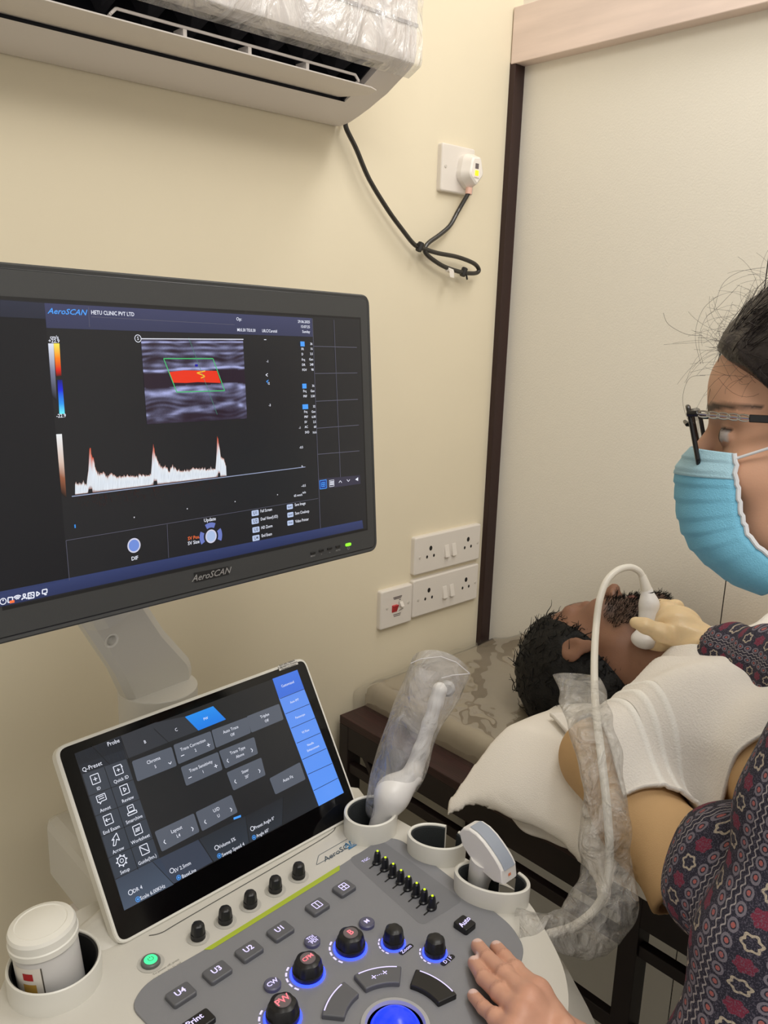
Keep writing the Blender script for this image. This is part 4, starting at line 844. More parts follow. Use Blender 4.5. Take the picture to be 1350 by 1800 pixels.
V, F = cover(); cv = build_np('plastic_cover', V, F, m_cov, matr)
# ================= PATIENT =================
PC = np.array([1.0789, .6581, .8811]); PF = np.array([.4979, .4029, .768]); PL = np.array([-.8586, .1042, .502]); PU = np.array([-.1222, .9093, -.3978])
def loc(P, c, Fv, Lv, Uv): q = P - c; return np.stack([q @ Fv, q @ Lv, q @ Uv], 1)
def head_sdf(q, female=False):
    s = q.copy(); s[:, 1] = np.abs(q[:, 1])
    d = smin(ell(s, (-.012, 0, .035), (.098, .076, .090)), ell(s, (.030, 0, -.040), (.060, .056, .082)), .03)
    d = smin(d, cap(s, (.002, .046, -.060), (.064, .014, -.102), .017, .015), .02)
    d = smin(d, ell(s, (.071, 0, -.106), (.019, .020, .016)), .014)
    d = smin(d, cap(s, (.082, .012, .020), (.066, .046, .022), .010, .010), .014)
    d = smin(d, ell(s, (.058, .042, -.030), (.022, .018, .020)), .02)
    d = smax(d, -ell(s, (.096, .031, .001), (.016, .020, .013)), .010)
    d = smin(d, np.linalg.norm(s - np.array([.0725, .031, .0]), axis=1) - .0125, .002)
    d = smin(d, cap(s, (.086, 0, .010), (.111, 0, -.030), .0065, .0095), .010)
    d = smin(d, ell(s, (.098, .0105, -.034), (.010, .0075, .007)), .006)
    d = smin(d, cap(s, (.0905, 0, -.060), (.080, .020, -.062), .0065, .004), .005); d = smin(d, cap(s, (.0885, 0, -.071), (.078, .018, -.069), .0068, .004), .005)
    e = smin(ell(s, (-.010, .079, -.004), (.019, .0065, .020)), ell(s, (-.006, .076, -.028), (.010, .0055, .014)), .008)
    e = smax(e, -ell(s, (-.006, .0875, -.006), (.011, .006, .013)), .004); e = smin(e, ell(s, (.003, .078, -.012), (.005, .005, .008)), .004)
    return smin(d, e, .005)
m_skinp = mat('patient_skin', (128, 88, 66), .5, attr=True, sss=.08, bump=.1, bscale=500)
m_hair = mat('black_hair', (9, 8, 8), .6, spec=.3, bump=.5, bscale=420, stretch=(1, 1, 1)); m_beard = mat('beard_hair', (11, 9, 9), .7, spec=.2)
def Pw(f_, l_, u_, c=PC, A=PF, B=PL, C=PU): return c + A * f_ + B * l_ + C * u_
nb_ = Pw(-.035, 0, -.175)
shN = Dp(1050, 1345, 1.09); elN = Dp(1222, 1560, .985)
shN = np.array([.862, .500, .858]); elN = np.array([.822, .352, .783])
def ptorso(P, off=0):
    d = smin(cap(P, (.93, .46, .875), (1.13, .45, .905), .062 + off, .066 + off), ell(P, (1.035, .26, .885), (.155 + off, .27 + off, .092 + off)), .05)
    return smin(d, ell(P, (1.03, -.02, .87), (.15 + off, .2 + off, .085 + off)), .05)
def parm(P, off=0):
    d = cap(P, shN, elN, .047 + off, .040 + off); return d
wrN = np.array([.875, .13, .83])
def pbody(P):
    q = loc(P, PC, PF, PL, PU); d = head_sdf(q)
    d = smin(d, cap(P, Pw(-.022, 0, -.06), nb_, .052, .054), .025)
    d = smin(d, ptorso(P, -.012), .04); d = smin(d, parm(P, -.006), .03); d = smin(d, cap(P, elN, wrN, .034, .024), .02)
    return smin(d, cap(P, (1.12, .42, .87), (1.17, .15, .86), .04, .035), .02)
V, F = sdf_mesh(pbody, (.74, .0, .66), (1.215, .83, 1.08), .0034, .02)
q = loc(V, PC, PF, PL, PU); n_ = vnoise(V, 260, 4) * .5 + vnoise(V, 90, 8) * .5
base_ = np.array(rgb(134, 96, 76)[:3]); dark = np.array(rgb(44, 32, 27)[:3]); cols = np.tile(base_, (len(V), 1)) * (1 + .06 * n_[:, None])
aL = np.abs(q[:, 1])
bd_ = np.clip((-.040 - .35 * np.maximum(0, .05 - q[:, 0]) - q[:, 2] + .004 * n_) / .012, 0, 1) * np.clip((q[:, 2] + .145) / .02, 0, 1) * np.clip((q[:, 0] - .012 + .02 * n_) / .02, 0, 1)
mo = np.clip((.012 - np.abs(q[:, 2] + .049)) / .006, 0, 1) * np.clip((q[:, 0] - .07) / .01, 0, 1)
brw = np.clip((.005 - np.abs(q[:, 2] - .022 + .10 * (aL - .03) ** 2 * 10)) / .003, 0, 1) * (aL > .012) * (aL < .052) * (q[:, 0] > .05)
k = np.maximum(np.maximum(bd_ * .8, mo * .8), brw)[:, None]; cols = cols * (1 - k) + dark * k
lip = (np.clip((.010 - np.abs(q[:, 2] + .066)) / .004, 0, 1) * (q[:, 0] > .078) * (aL < .022))[:, None]; cols = cols * (1 - lip) + np.array(rgb(120, 70, 62)[:3]) * lip
PT = thing('person', (1.03, .1, .78), 'person lying on the plastic covered mattress, black hair and beard, tan shirt', 'person')
build_np('body', V, F, m_skinp, PT, cols)
def hair_sdf(q, off, amp, sc, seed, k1=.6, k0=.03, ear=.030, low=-.085):
    s = q.copy(); s[:, 1] = np.abs(q[:, 1])
    d = ell(s, (-.016, 0, .037), (.098 + off, .078 + off * .8, .092 + off)) - amp * (.6 * vnoise(q, sc, seed) + .4 * np.abs(vnoise(q, sc * 2.1, seed + 1)))
    d = smin(d, ell(s, (-.060, 0, -.030), (.045 + off * .6, .055 + off * .6, .05)), .03)
    d = smax(d, q[:, 0] - (k0 + k1 * q[:, 2]) - amp * .9 * vnoise(q, 130, seed + 3), .006); d = smax(d, low - q[:, 2] + amp * vnoise(q, 150, seed + 4), .006)
    return smax(d, -ell(s, (.002, .088, -.014), (ear * .95, ear * .8, ear)), .004)
def world_of(q, c, A, B, C): return c + q[:, :1] * A + q[:, 1:2] * B + q[:, 2:] * C
q, F = sdf_mesh(lambda P: hair_sdf(P, .008, .007, 110, 11, ear=.024), (-.14, -.115, -.12), (.12, .115, .17), .003, .02)
def strands(mb, q, n, ln, rad, flow, curl, c, A, B, C, seed, seg=6, side=3):
    R_ = np.random.RandomState(seed)
    for i in R_.randint(0, len(q), n):
        p = q[i].copy(); nr = p - np.array([-.012, 0, .03]); nr /= np.linalg.norm(nr); t = flow(p) + R_.normal(size=3) * .35; t -= nr * (t @ nr) * .8; t /= np.linalg.norm(t); w = R_.normal(size=3); ph = R_.rand() * 6
        pts = []; L = ln * (.6 + .8 * R_.rand()); p = p - nr * .002
        for k in range(seg + 1):
            pts.append(p.copy()); d_ = t + curl * math.sin(ph + k * 1.3) * w + nr * .05; d_ /= np.linalg.norm(d_); p = p + d_ * L / seg
            nr = p - np.array([-.012, 0, .03]); nr /= np.linalg.norm(nr)
        pw = [c + a[0] * A + a[1] * B + a[2] * C for a in pts]; mb.tube(pw, [rad * (1 - .75 * k / seg) for k in range(seg + 1)], side, cap=False)
hm = MB(); hm.add(world_of(q, PC, PF, PL, PU), F)
strands(hm, q, 1500, .026, .0012, lambda p: np.array([.4, 0, -.2]), .7, PC, PF, PL, PU, 5)
hm.build('hair', m_hair, PT, smooth='all')
# beard: short hairs over the jaw
bV = loc(V, PC, PF, PL, PU) if False else None
Vb = V; qb = loc(Vb, PC, PF, PL, PU); sel = np.where(np.maximum(bd_, mo) > .35)[0]; be = MB(); R_ = np.random.RandomState(8)
for i in R_.choice(sel, min(len(sel), 2400)):
    p = qb[i]; nr = p - np.array([.02, 0, -.05]); nr /= np.linalg.norm(nr); t = nr * .6 + np.array([.15, 0, -.75]) + R_.normal(size=3) * .35; t /= np.linalg.norm(t); L = .0065 * (.5 + R_.rand())
    pts = [p - nr * .001, p + t * L * .5, p + t * L + nr * .001 * R_.normal()]; be.tube([Pw(*a) for a in pts], [.00034, .00034, .0002], 3, cap=False)
be.build('beard', m_beard, PT, smooth='all')
# shirt
m_shirt = mat('tan_shirt', (212, 174, 126), .85, bump=.25, bscale=900, noise=.06, nscale=12)
hem = elN + (elN - shN) / np.linalg.norm(elN - shN) * .006; ad = (elN - shN) / np.linalg.norm(elN - shN)
def fold(P): return .0055 * np.sin(62 * (P @ np.array([.5, .75, -.45])) + 5 * vnoise(P, 14, 2)) + .0045 * vnoise(P, 45, 6)
def pshirt(P):
    sl = cap(P, shN, elN + ad * .03, .052, .058) + fold(P) * .9; sl = smax(sl, (P - hem) @ ad, .003); sl = smax(sl, -cap(P, shN + ad * .13, elN + ad * .1, .046, .053), .002)
    d = smin(ptorso(P, .004) + fold(P), cap(P, shN, shN + [.06, -.02, .01], .054), .03)
    d = smax(d, -(np.linalg.norm(P - nb_ - np.array([0, .02, .03]), axis=1) - .072), .006)
    return smin(d, sl, .018)
V2, F2_ = sdf_mesh(pshirt, (.72, -.24, .62), (1.218, .66, 1.03), .0045, .03); build_np('shirt', V2, F2_, m_shirt, PT)
def ptrous(P):
    d = ell(P, (1.03, -.12, .86), (.158, .17, .085))
    for s in (-1, 1): d = smin(d, smin(cap(P, (1.03 + s * .08, -.15, .86), (1.02 + s * .085, -.50, .85), .075, .052), cap(P, (1.02 + s * .085, -.50, .85), (1.02 + s * .085, -.78, .83), .052, .040), .02), .02)
    return d + .003 * vnoise(P, 40, 9)
V3, F3 = sdf_mesh(ptrous, (.83, -.86, .77), (1.218, .08, .97), .009, .03); build_np('trousers', V3, F3, mat('dark_trousers', (52, 56, 66), .8), PT)
# ================= PILLOW AND SHEET UNDER THE SHOULDERS =================
m_linen = mat('white_cotton', (238, 232, 223), .85, bump=.35, bscale=700)
tipc = np.array([.775, .665])
pc_ = np.array([.985, .556]); 
def pillow(P):
    q = P - np.array([pc_[0], pc_[1], .818]); cxy = q[:, :2]
    x = q[:, 0] / .188; y = q[:, 1] / .110
    r = (np.abs(x) ** 14 + np.abs(y) ** 14) ** (1 / 14) / (1 + .10 * np.abs(np.clip(x, -1.1, 1.1)) ** 4 * np.abs(np.clip(y, -1.1, 1.1)) ** 4)
    pinch = np.clip(1 - (np.abs(x) ** 3 * np.abs(y) ** 3), 0, 1)
    th_ = .031 * np.sqrt(np.clip(1 - np.clip(r, 0, 1) ** 2.4, 0, 1)) * (.35 + .65 * pinch) + .0052
    droop = np.where(P[:, 0] < .87, (.87 - P[:, 0]) * .45 + 4 * (.87 - P[:, 0]) ** 2, 0)
    z = q[:, 2] + droop + .030 * np.clip(r, 0, 1) ** 2 * 0
    d = np.abs(z) - th_; d = np.maximum(d * .6, (r - 1) * .15)
    return d + .0022 * vnoise(P, 60, 31) + .002 * np.sin(70 * (P @ np.array([.6, .8, 0])) + 3 * vnoise(P, 20, 3)) * np.clip(r, 0, 1)
V4, F4 = sdf_mesh(pillow, (.76, .28, .70), (1.19, .69, .90), .004, .05); pl_ = build_np('pillow', V4, F4, m_linen, sub=6)
tag(pl_, 'white cotton pillow under the shoulders of the lying person, corner over the bed edge', 'pillow')
# sheet hanging over the front edge
ns, nt2 = 60, 40; vs = []
for i in range(ns):
    s = i / (ns - 1); y = .606 - s * .24
    ln_ = -.018 + .006 * math.sin(s * 11)
    for j in range(nt2):
        t = j / (nt2 - 1); L = t * (.12 + ln_)
        if L < .06: x, z = .885 - L, .7835 if False else .7840
        else: x = .823 - .004 * math.sin((L - .06) * 30) - .006 * (1 - math.exp(-(L - .06) * 40)); z = .7840 - (L - .06)
        if L >= .045 and L < .06: z -= ((L - .045) / .015) ** 2 * .004
        w = .005 * math.sin(s * 26 + t * 2) * max(0, L - .05) / .1; vs.append((x + w - .002, y - .02 * t * s, z))
I = np.arange(ns * nt2).reshape(ns, nt2); F5 = np.stack([I[:-1, :-1], I[:-1, 1:], I[1:, 1:], I[1:, :-1]], -1).reshape(-1, 4)
sh = build_np('sheet', np.array(vs), F5, m_linen); so = sh.modifiers.new('thickness', 'SOLIDIFY'); so.thickness = .0012; so.offset = 0
tag(sh, 'white cotton sheet hanging over the dark bed rail below the pillow', 'sheet')
# ================= TOWELS =================
m_towel = mat('white_terry', (230, 226, 218), .95, bump=.55, bscale=420, bdet=4, attr=True)
def hfield(xy, extra=0):
    """height of whatever lies on the bed under each point, found by marching down"""
    zs = np.linspace(.782, 1.06, 100); out_ = np.full(len(xy), .784)
    for z in zs:
        P = np.c_[xy, np.full(len(xy), z)]; d = np.minimum(np.minimum(pshirt(P), pillow(P)), pbody(P)); out_ = np.where(d < 0, z, out_)
    return out_
def towel(name, corners, n1, n2, label, stripes=(), lift=.006, bulge=None):
    C_ = [np.array(c[:2]) for c in corners]; S, T_ = np.meshgrid(np.linspace(0, 1, n1), np.linspace(0, 1, n2), indexing='ij')
    XY = (1 - S)[..., None] * ((1 - T_)[..., None] * C_[0] + T_[..., None] * C_[3]) + S[..., None] * ((1 - T_)[..., None] * C_[1] + T_[..., None] * C_[2])
    Zh = hfield(XY.reshape(-1, 2)).reshape(n1, n2)
    for _ in range(26):
        Zp_ = np.pad(Zh, 1, mode='edge'); av = (Zp_[2:, 1:-1] + Zp_[:-2, 1:-1] + Zp_[1:-1, 2:] + Zp_[1:-1, :-2]) / 4; Zh = np.maximum(Zh, av * .999 + .0001) if _ < 18 else av
    st = np.zeros_like(S)
    for s0 in stripes: st += np.exp(-((S - s0) / .0060) ** 2)
    P3 = np.concatenate([XY, Zh[..., None]], -1); wr = .0022 * vnoise(P3.reshape(-1, 3), 48, 41).reshape(n1, n2)
    P3[..., 2] += lift + .0022 * st + wr
    edge_ = np.minimum(np.minimum(S, 1 - S), np.minimum(T_, 1 - T_)); P3[..., 2] += .0015 * np.exp(-(edge_ / .02) ** 2)
    I = np.arange(n1 * n2).reshape(n1, n2); Fq = np.stack([I[:-1, :-1], I[1:, :-1], I[1:, 1:], I[:-1, 1:]], -1).reshape(-1, 4)
    V_ = P3.reshape(-1, 3); a, b_, c = V_[Fq[0, 0]], V_[Fq[0, 1]], V_[Fq[0, 2]]
    if np.cross(b_ - a, c - b_)[2] < 0: Fq = Fq[:, ::-1]
    kc = np.clip(st.reshape(-1, 1), 0, 1); o = build_np(name, V_, Fq, m_towel, None, np.array(rgb(238, 233, 226)[:3]) * (1 - kc) + np.array(rgb(250, 248, 243)[:3]) * kc); so = o.modifiers.new('thickness', 'SOLIDIFY'); so.thickness = .005; so.offset = 1; return tag(o, label, 'towel')
towel('towel', [(.822, .452), (1.06, .185), (1.205, .34), (1.115, .555)][:0] or [(.800, .436), (1.075, .16), (1.19, .40), (.905, .618)], 230, 110,
      'white terry towel with three woven stripes across the chest of the lying person', (.115, .165, .215))
towel('towel', [(1.075, .435), (1.075, .03), (1.205, .03), (1.205, .435)], 60, 40, 'white towel bunched on the far side of the lying person, behind the printed sleeve', (), .034)
# ================= SONOGRAPHER =================
SCn = np.array([.7715, .2682, 1.3045]); SF = np.array([-.2064, .9739, -.0946]); SL = np.array([-.9752, -.1968, .1013]); SU = np.array([.08, .1132, .9903])
SF = SF + .19 * SL; SF /= np.linalg.norm(SF); SL = SL - SF * (SL @ SF); SL /= np.linalg.norm(SL); SU = np.cross(SF, SL)
def Sw(f_, l_, u_): return SCn + SF * f_ + SL * l_ + SU * u_
PR = thing('person', (.74, .16, 0), 'standing person in dark printed dress, blue mask and glasses, gloved hand on a probe', 'person')
m_skins = mat('skin', (190, 142, 112), .5, attr=True, sss=.1, bump=.08, bscale=700)
neckS = Sw(-.03, 0, -.19); shL_ = np.array([.635, .175, 1.085]); shR_ = np.array([.93, .275, 1.075])
eR = Dp(1485, 1215, 1.0); wR = Dp(1226, 1133, 1.165); eL = Dp(1230, 2060, .62); wL = Dp(1022, 1872, .700)
def sbody(P):
    q = loc(P, SCn, SF, SL, SU); d = head_sdf(q)
    d = smin(d, ell(q, (.046, 0, .046), (.0505, .052, .042)), .02)
    return smin(d, cap(P, Sw(-.022, 0, -.06), neckS, .045, .05), .025)
V, F = sdf_mesh(sbody, SCn - [.13, .15, .24], SCn + [.13, .16, .15], .0028, .02)
q = loc(V, SCn, SF, SL, SU); n_ = vnoise(V, 260, 4); aL = np.abs(q[:, 1]); base_ = np.array(rgb(216, 168, 140)[:3]); cols = np.tile(base_, (len(V), 1)) * (1 + .04 * n_[:, None])
def mixc(cols, k, c): k = np.clip(k, 0, 1)[:, None]; return cols * (1 - k) + np.array(rgb(*c)[:3]) * k
arch = q[:, 2] - .024 - .16 * (aL - .012) + 3.2 * (aL - .012) ** 2
cols = mixc(cols, np.clip((.0062 - np.abs(arch) - .06 * aL) / .002, 0, 1) * (aL > .010) * (aL < .060) * (q[:, 0] > .045) * .92, (36, 26, 24))
eyeb = (np.linalg.norm(np.stack([q[:, 0] - .0725, aL - .031, q[:, 2]], 1), axis=1) < .0138) & (q[:, 0] > .072)
cols = mixc(cols, eyeb * (np.abs(q[:, 2]) < .0046) * (np.abs(aL - .031) < .0115) * 1.0, (200, 192, 188)); cols = mixc(cols, eyeb * (np.hypot(aL - .031, q[:, 2]) < .0055) * 1.0, (28, 20, 18))
cols = mixc(cols, eyeb * ((q[:, 2] > .0045) & (q[:, 2] < .0075)) * 1.0, (30, 22, 22)); cols = mixc(cols, np.clip(1 - np.hypot(aL - .031, q[:, 2] + .004) / .022, 0, 1) * (q[:, 0] > .06) * .35, (110, 74, 62))
# left hand resting on the console (palm down), built with its forearm
zc_ = CZ + .0022
def zp(x, y, h): return Zp(x, y, zc_ + h)
fing = [[(873, 1666, .0075), (887, 1683, .013), (906, 1706, .018), (946, 1744, .026)], [(840, 1663, .0075), (857, 1685, .014), (888, 1714, .021), (930, 1759, .030)],
        [(834, 1693, .0075), (850, 1719, .014), (878, 1745, .020), (917, 1785, .028)], [(832, 1750, .0068), (850, 1771, .012), (870, 1788, .017), (902, 1816, .022)]]
fr_ = [(.0066, .0072, .0080, .0096), (.0068, .0074, .0083, .0100), (.0065, .0071, .0079, .0096), (.0056, .0061, .0069, .0088)]
FG = [[zp(*p) for p in f_] for f_ in fing]
thb = [zp(992, 1810, .020), zp(958, 1772, .013), zp(936, 1750, .010), zp(918, 1736, .009)]
wl_ = wL + np.array([0, 0, .0])
def hand(P):
    d = None
    for f_, r_ in zip(FG, fr_):
        df = None
        for a in range(3):
            c_ = cap(P, f_[a], f_[a + 1], r_[a], r_[a + 1]); df = c_ if df is None else smin(df, c_, .002)
        df = smin(df, np.linalg.norm(P - f_[2] - [0, 0, .0008], axis=1) - r_[2] * 1.04, .003)
        d = df if d is None else smin(d, df, .0022)
    mid = (wl_ * .55 + FG[1][3] * .45)
    for f_, r_ in zip(FG, fr_): d = smin(d, cap(P, f_[3], wl_ * .8 + f_[3] * .2, r_[3], .016), .010)
    d = smin(d, cap(P, wl_, wl_ + (wl_ - FG[1][3]) * .3, .023, .025), .02)
    dt = smin(cap(P, thb[0], thb[1], .011, .0095), smin(cap(P, thb[1], thb[2], .0092, .0085), cap(P, thb[2], thb[3], .0082, .0066), .003), .003)
    return smin(d, dt, .006)
lo = np.minimum.reduce([np.min(np.array(FG).reshape(-1, 3), 0), wl_]) - .03; hi = np.maximum.reduce([np.max(np.array(FG).reshape(-1, 3), 0), wl_]) + .03; hi[2] += .01
def handarm(P): return smin(hand(P), cap(P, wl_, eL, .024, .036), .015)
lo2 = np.minimum(lo, eL - .045); hi2 = np.maximum(hi, eL + .045)
Vh, Fh = sdf_mesh(handarm, lo2, hi2, .0016, .01)
hc = np.tile(np.array(rgb(206, 156, 132)[:3]), (len(Vh), 1)) * (1 + .05 * vnoise(Vh, 180, 3)[:, None] + .03 * vnoise(Vh, 900, 5)[:, None])
for f_, r_ in zip(FG, fr_):
    ax = f_[0] - f_[1]; ax /= np.linalg.norm(ax); sd = np.cross(ax, [0, 0, 1]); sd /= np.linalg.norm(sd); up_ = np.cross(sd, ax)
    nc = f_[0] + ax * r_[0] * .25 + up_ * r_[0]; dq = Vh - nc; nail = 1 - np.sqrt(((dq @ ax) / .0078) ** 2 + ((dq @ sd) / .0052) ** 2 + ((dq @ up_) / .006) ** 2); hc = mixc(hc, np.clip(nail * 7, 0, 1) * .8, (232, 204, 196))
    for j, w in ((1, .0022), (2, .0028)):
        t_ = (Vh - f_[j]) @ ax; rr = np.linalg.norm(Vh - f_[j] - np.outer(t_, ax), axis=1); k = (np.exp(-((np.abs(t_ - .001) - .0012) / .0006) ** 2)) * (rr < r_[j] * 1.25) * ((Vh - f_[j])[:, 2] > 0) * .35; hc = mixc(hc, k, (150, 96, 78))
    t_ = np.linalg.norm(Vh - f_[3] - [0, 0, r_[3]], axis=1); hc = mixc(hc, np.exp(-(t_ / .008) ** 2) * .25, (176, 112, 92))
# right wrist
def rarm(P): return cap(P, wR, eR, .0235, .036)
Vr, Fr = sdf_mesh(rarm, np.minimum(wR, eR) - .05, np.maximum(wR, eR) + .05, .004, .01)
rc_ = np.tile(np.array(rgb(206, 156, 132)[:3]), (len(Vr), 1))
def tcore(P):
    d = smin(cap(P, neckS, (.785, .175, 1.0), .046, .065), cap(P, shL_, shR_ + [0, -.02, 0], .030), .03); return smin(d, cap(P, (.775, .165, 1.0), (.735, .13, .80), .07, .08), .03)
Vt, Ft = sdf_mesh(tcore, (.55, -.02, .68), (.99, .36, 1.14), .009, .03)
tcl = np.tile(np.array(rgb(196, 148, 120)[:3]), (len(Vt), 1))
AV = [V, Vh, Vr, Vt]; AF = []; k0_ = 0
for v_, f_ in zip(AV, (F, Fh, Fr, Ft)): AF.append(f_ + k0_); k0_ += len(v_)
build_np('body', np.concatenate(AV), np.concatenate(AF), m_skins, PR, np.concatenate([cols, hc, rc_, tcl]))
# hair
m_hairS = mat('dark_brown_hair', (30, 23, 24), .38, bump=.4, bscale=300)
def hs_(q):
    d = hair_sdf(q, .020, .008, 120, 31, k1=1.15, k0=.004, ear=.022, low=-.10)
    return smin(d, ell(q, (-.118, 0, .02), (.045, .045, .04)) - .004 * vnoise(q, 120, 4), .02)
q_, F_ = sdf_mesh(hs_, (-.19, -.12, -.14), (.12, .12, .17), .0032, .02)
hm = MB(); hm.add(world_of(q_, SCn, SF, SL, SU), F_)
strands(hm, q_, 5200, .055, .00045, lambda p: np.array([-1, 0, .25 - p[2]]), .16, SCn, SF, SL, SU, 15, seg=7)
R_ = np.random.RandomState(77)
front = q_[(q_[:, 0] > .045) & (q_[:, 2] > .04)]
for i in R_.randint(0, len(front), 150):       # loose frizzy strands round the forehead
    p = front[i].copy(); nr = p - np.array([-.012, 0, .03]); nr /= np.linalg.norm(nr); t = nr * .9 + R_.normal(size=3) * .6; L = .02 + .035 * R_.rand(); pts = []; cv_ = R_.normal(size=3) * .9
    for k in range(9): pts.append(Sw(*p)); t = t / np.linalg.norm(t); p = p + t * L / 8; t = t + cv_ * .28 + np.array([0, 0, -.06])
    hm.tube(pts, .00011, 3, cap=False)
for pp in ([(1235, 590), (1205, 587), (1175, 570), (1166, 550)], [(1240, 660), (1212, 665), (1200, 700), (1208, 735), (1222, 745)], [(1345, 470), (1300, 478), (1270, 500), (1255, 545)], [(1262, 520), (1235, 545), (1222, 590), (1232, 640)], [(1300, 500), (1262, 540), (1240, 560), (1228, 600), (1236, 640)]):
    hm.tube(crv([Dp(a, b_, .70) for a, b_ in pp], 6), .00014, 4, cap=False)
hm.build('hair', m_hairS, PR, smooth='all')
# mask
m_mask = mat('blue_mask_fabric', (122, 194, 226), .75, bump=.35, bscale=900); m_mtrim = mat('white_mask_edge', (222, 226, 232), .7); m_mtop = mat('pale_blue_mask_band', (176, 218, 236), .75, bump=.4, bscale=1100)
cen = [(.108, -.010), (.1155, -.020), (.1205, -.032), (.1205, -.050), (.119, -.070), (.115, -.088), (.106, -.103), (.090, -.119), (.068, -.134), (.044, -.141)]
sid = [(.069, -.014), (.066, -.022), (.066, -.034), (.065, -.047), (.063, -.060), (.060, -.072), (.055, -.082), (.046, -.093), (.034, -.103), (.020, -.112)]
def grid_mask(i0, i1, nS=41, nT=60, off=0):
    cc = np.array(cen); ss = np.array(sid); tt = np.linspace(i0, i1, nT); vs = []
    for t in tt:
        Fc = np.interp(t, range(10), cc[:, 0]); Uc = np.interp(t, range(10), cc[:, 1]); Fs = np.interp(t, range(10), ss[:, 0]); Us = np.interp(t, range(10), ss[:, 1])
        pl = .0016 * ((t * 1.15) % 1.0) * (t < 8) + .0014 * vnoise(np.array([[t * .05, 0, 0]]), 60, 2)[0]
        for s in np.linspace(-1, 1, nS):
            a = abs(s); w = math.cos(a * math.pi / 2) ** .72; f_ = Fs + (Fc - Fs) * w; l_ = (.063 - .006 * t / 9) * math.sin(a * math.pi / 2) ** 1.05 * (1 if s > 0 else -1); u_ = Us + (Uc - Us) * w
            cr = .0018 * vnoise(np.array([[s * .05, t * .02, 0]]), 130, 12)[0] * (1 - .5 * a)
            vs.append(Sw(f_ + pl + off + cr, l_ * (1 + (pl + off) * 6), u_))
    I = np.arange(nS * nT).reshape(nT, nS); return np.array(vs), np.stack([I[:-1, :-1], I[:-1, 1:], I[1:, 1:], I[1:, :-1]], -1).reshape(-1, 4), I
Vm, Fm, Im = grid_mask(2.1, 9); mk = build_np('face_mask', Vm, Fm, m_mask, PR); so = mk.modifiers.new('thickness', 'SOLIDIFY'); so.thickness = .0012; so.offset = 0
V1, F1, I1 = grid_mask(0, 2.15, nT=16, off=.0008); bb = build_np('mask_band', V1, F1, m_mtop, mk); so = bb.modifiers.new('thickness', 'SOLIDIFY'); so.thickness = .0014; so.offset = 0
for c_ in (0, -1):
    tr_ = MB()
    pts = list(V1[I1[:, c_]]) + list(Vm[Im[1:, c_]]); tr_.tube(pts[::2], .0022, 8); tr_.build('mask_edging', m_mtrim, mk, smooth=True)
for s in (1, -1):
    lp = MB()
    a = V1[I1[4, -1 if s > 0 else 0]]; b2 = Vm[Im[-14, -1 if s > 0 else 0]]; e1 = Sw(-.018, s * .084, .016); e0 = Sw(.010, s * .080, .004); e2 = Sw(-.014, s * .080, -.034)
    lp.tube(crv([a, e0, e1, Sw(-.026, s * .083, -.006), e2, b2], 8), .0012, 8); lp.build('ear_loop', m_mtrim, mk, smooth=True)
# glasses
m_gf = mat('black_acetate', (20, 19, 20), .22); m_gm = mat('silver_chain', (190, 186, 180), .25, metal=1); m_gl = film('spectacle_lens', (.05, .05, .06, 1), .38, .05, 3, .0, 0, (1, 1, 1), .3)
gfm = MB()
lens = []
for s in (1, -1):
    cl = rounded([(.009, .021), (.060, .024), (.058, -.027), (.016, -.030)], .012, 6)
    pts = [Sw(.1115 - .12 * max(0, l_ - .03) + .22 * (u_ - .02), s * l_, u_ + .002) for l_, u_ in cl]
    gfm.tube(pts + [pts[0]], .0021, 8); lens.append((pts, s))
gfm.tube([Sw(.113, .010, .010), Sw(.116, 0, .013), Sw(.113, -.010, .010)], .0018, 8)
gfr = gfm.build('glasses', m_gf, PR, smooth=True)
for pts, s in lens: MB().add(pts, [tuple(range(len(pts)))]).build('lens', m_gl, gfr)
for s in (1, -1):
    a = Sw(.100, s * .063, .019); b2 = Sw(.060, s * .073, .015); c2 = Sw(-.004, s * .082, .012); d2 = Sw(-.030, s * .083, -.012)
    t_ = MB(); P_ = [b2, b2 * .5 + c2 * .5, c2, d2]
    rr = []
    for p in P_: rr.append([p + SU * u_ + SL * l_ for l_, u_ in ((-.0012, -.0032), (.0012, -.0032), (.0012, .0032), (-.0012, .0032))])
    t_.loft(rr); t_.tube([Sw(.109, s * .060, .019), a], .003, 6); t_.build('temple', m_gf, gfr, bevel=.0006)
    ch = MB(); 
    for k in range(5):
        c_ = a + (b2 - a) * (k + .5) / 5; ax_ = (b2 - a) / np.linalg.norm(b2 - a)
        loop = [c_ + ax_ * .0055 * math.cos(t2) + SU * .0026 * math.sin(t2) for t2 in np.linspace(0, 2 * math.pi, 13)]; ch.tube(loop, .0008, 6, cap=False)
    ch.tube([a, b2], .0009, 6); ch.build('temple_chain', m_gm, gfr, smooth=True)
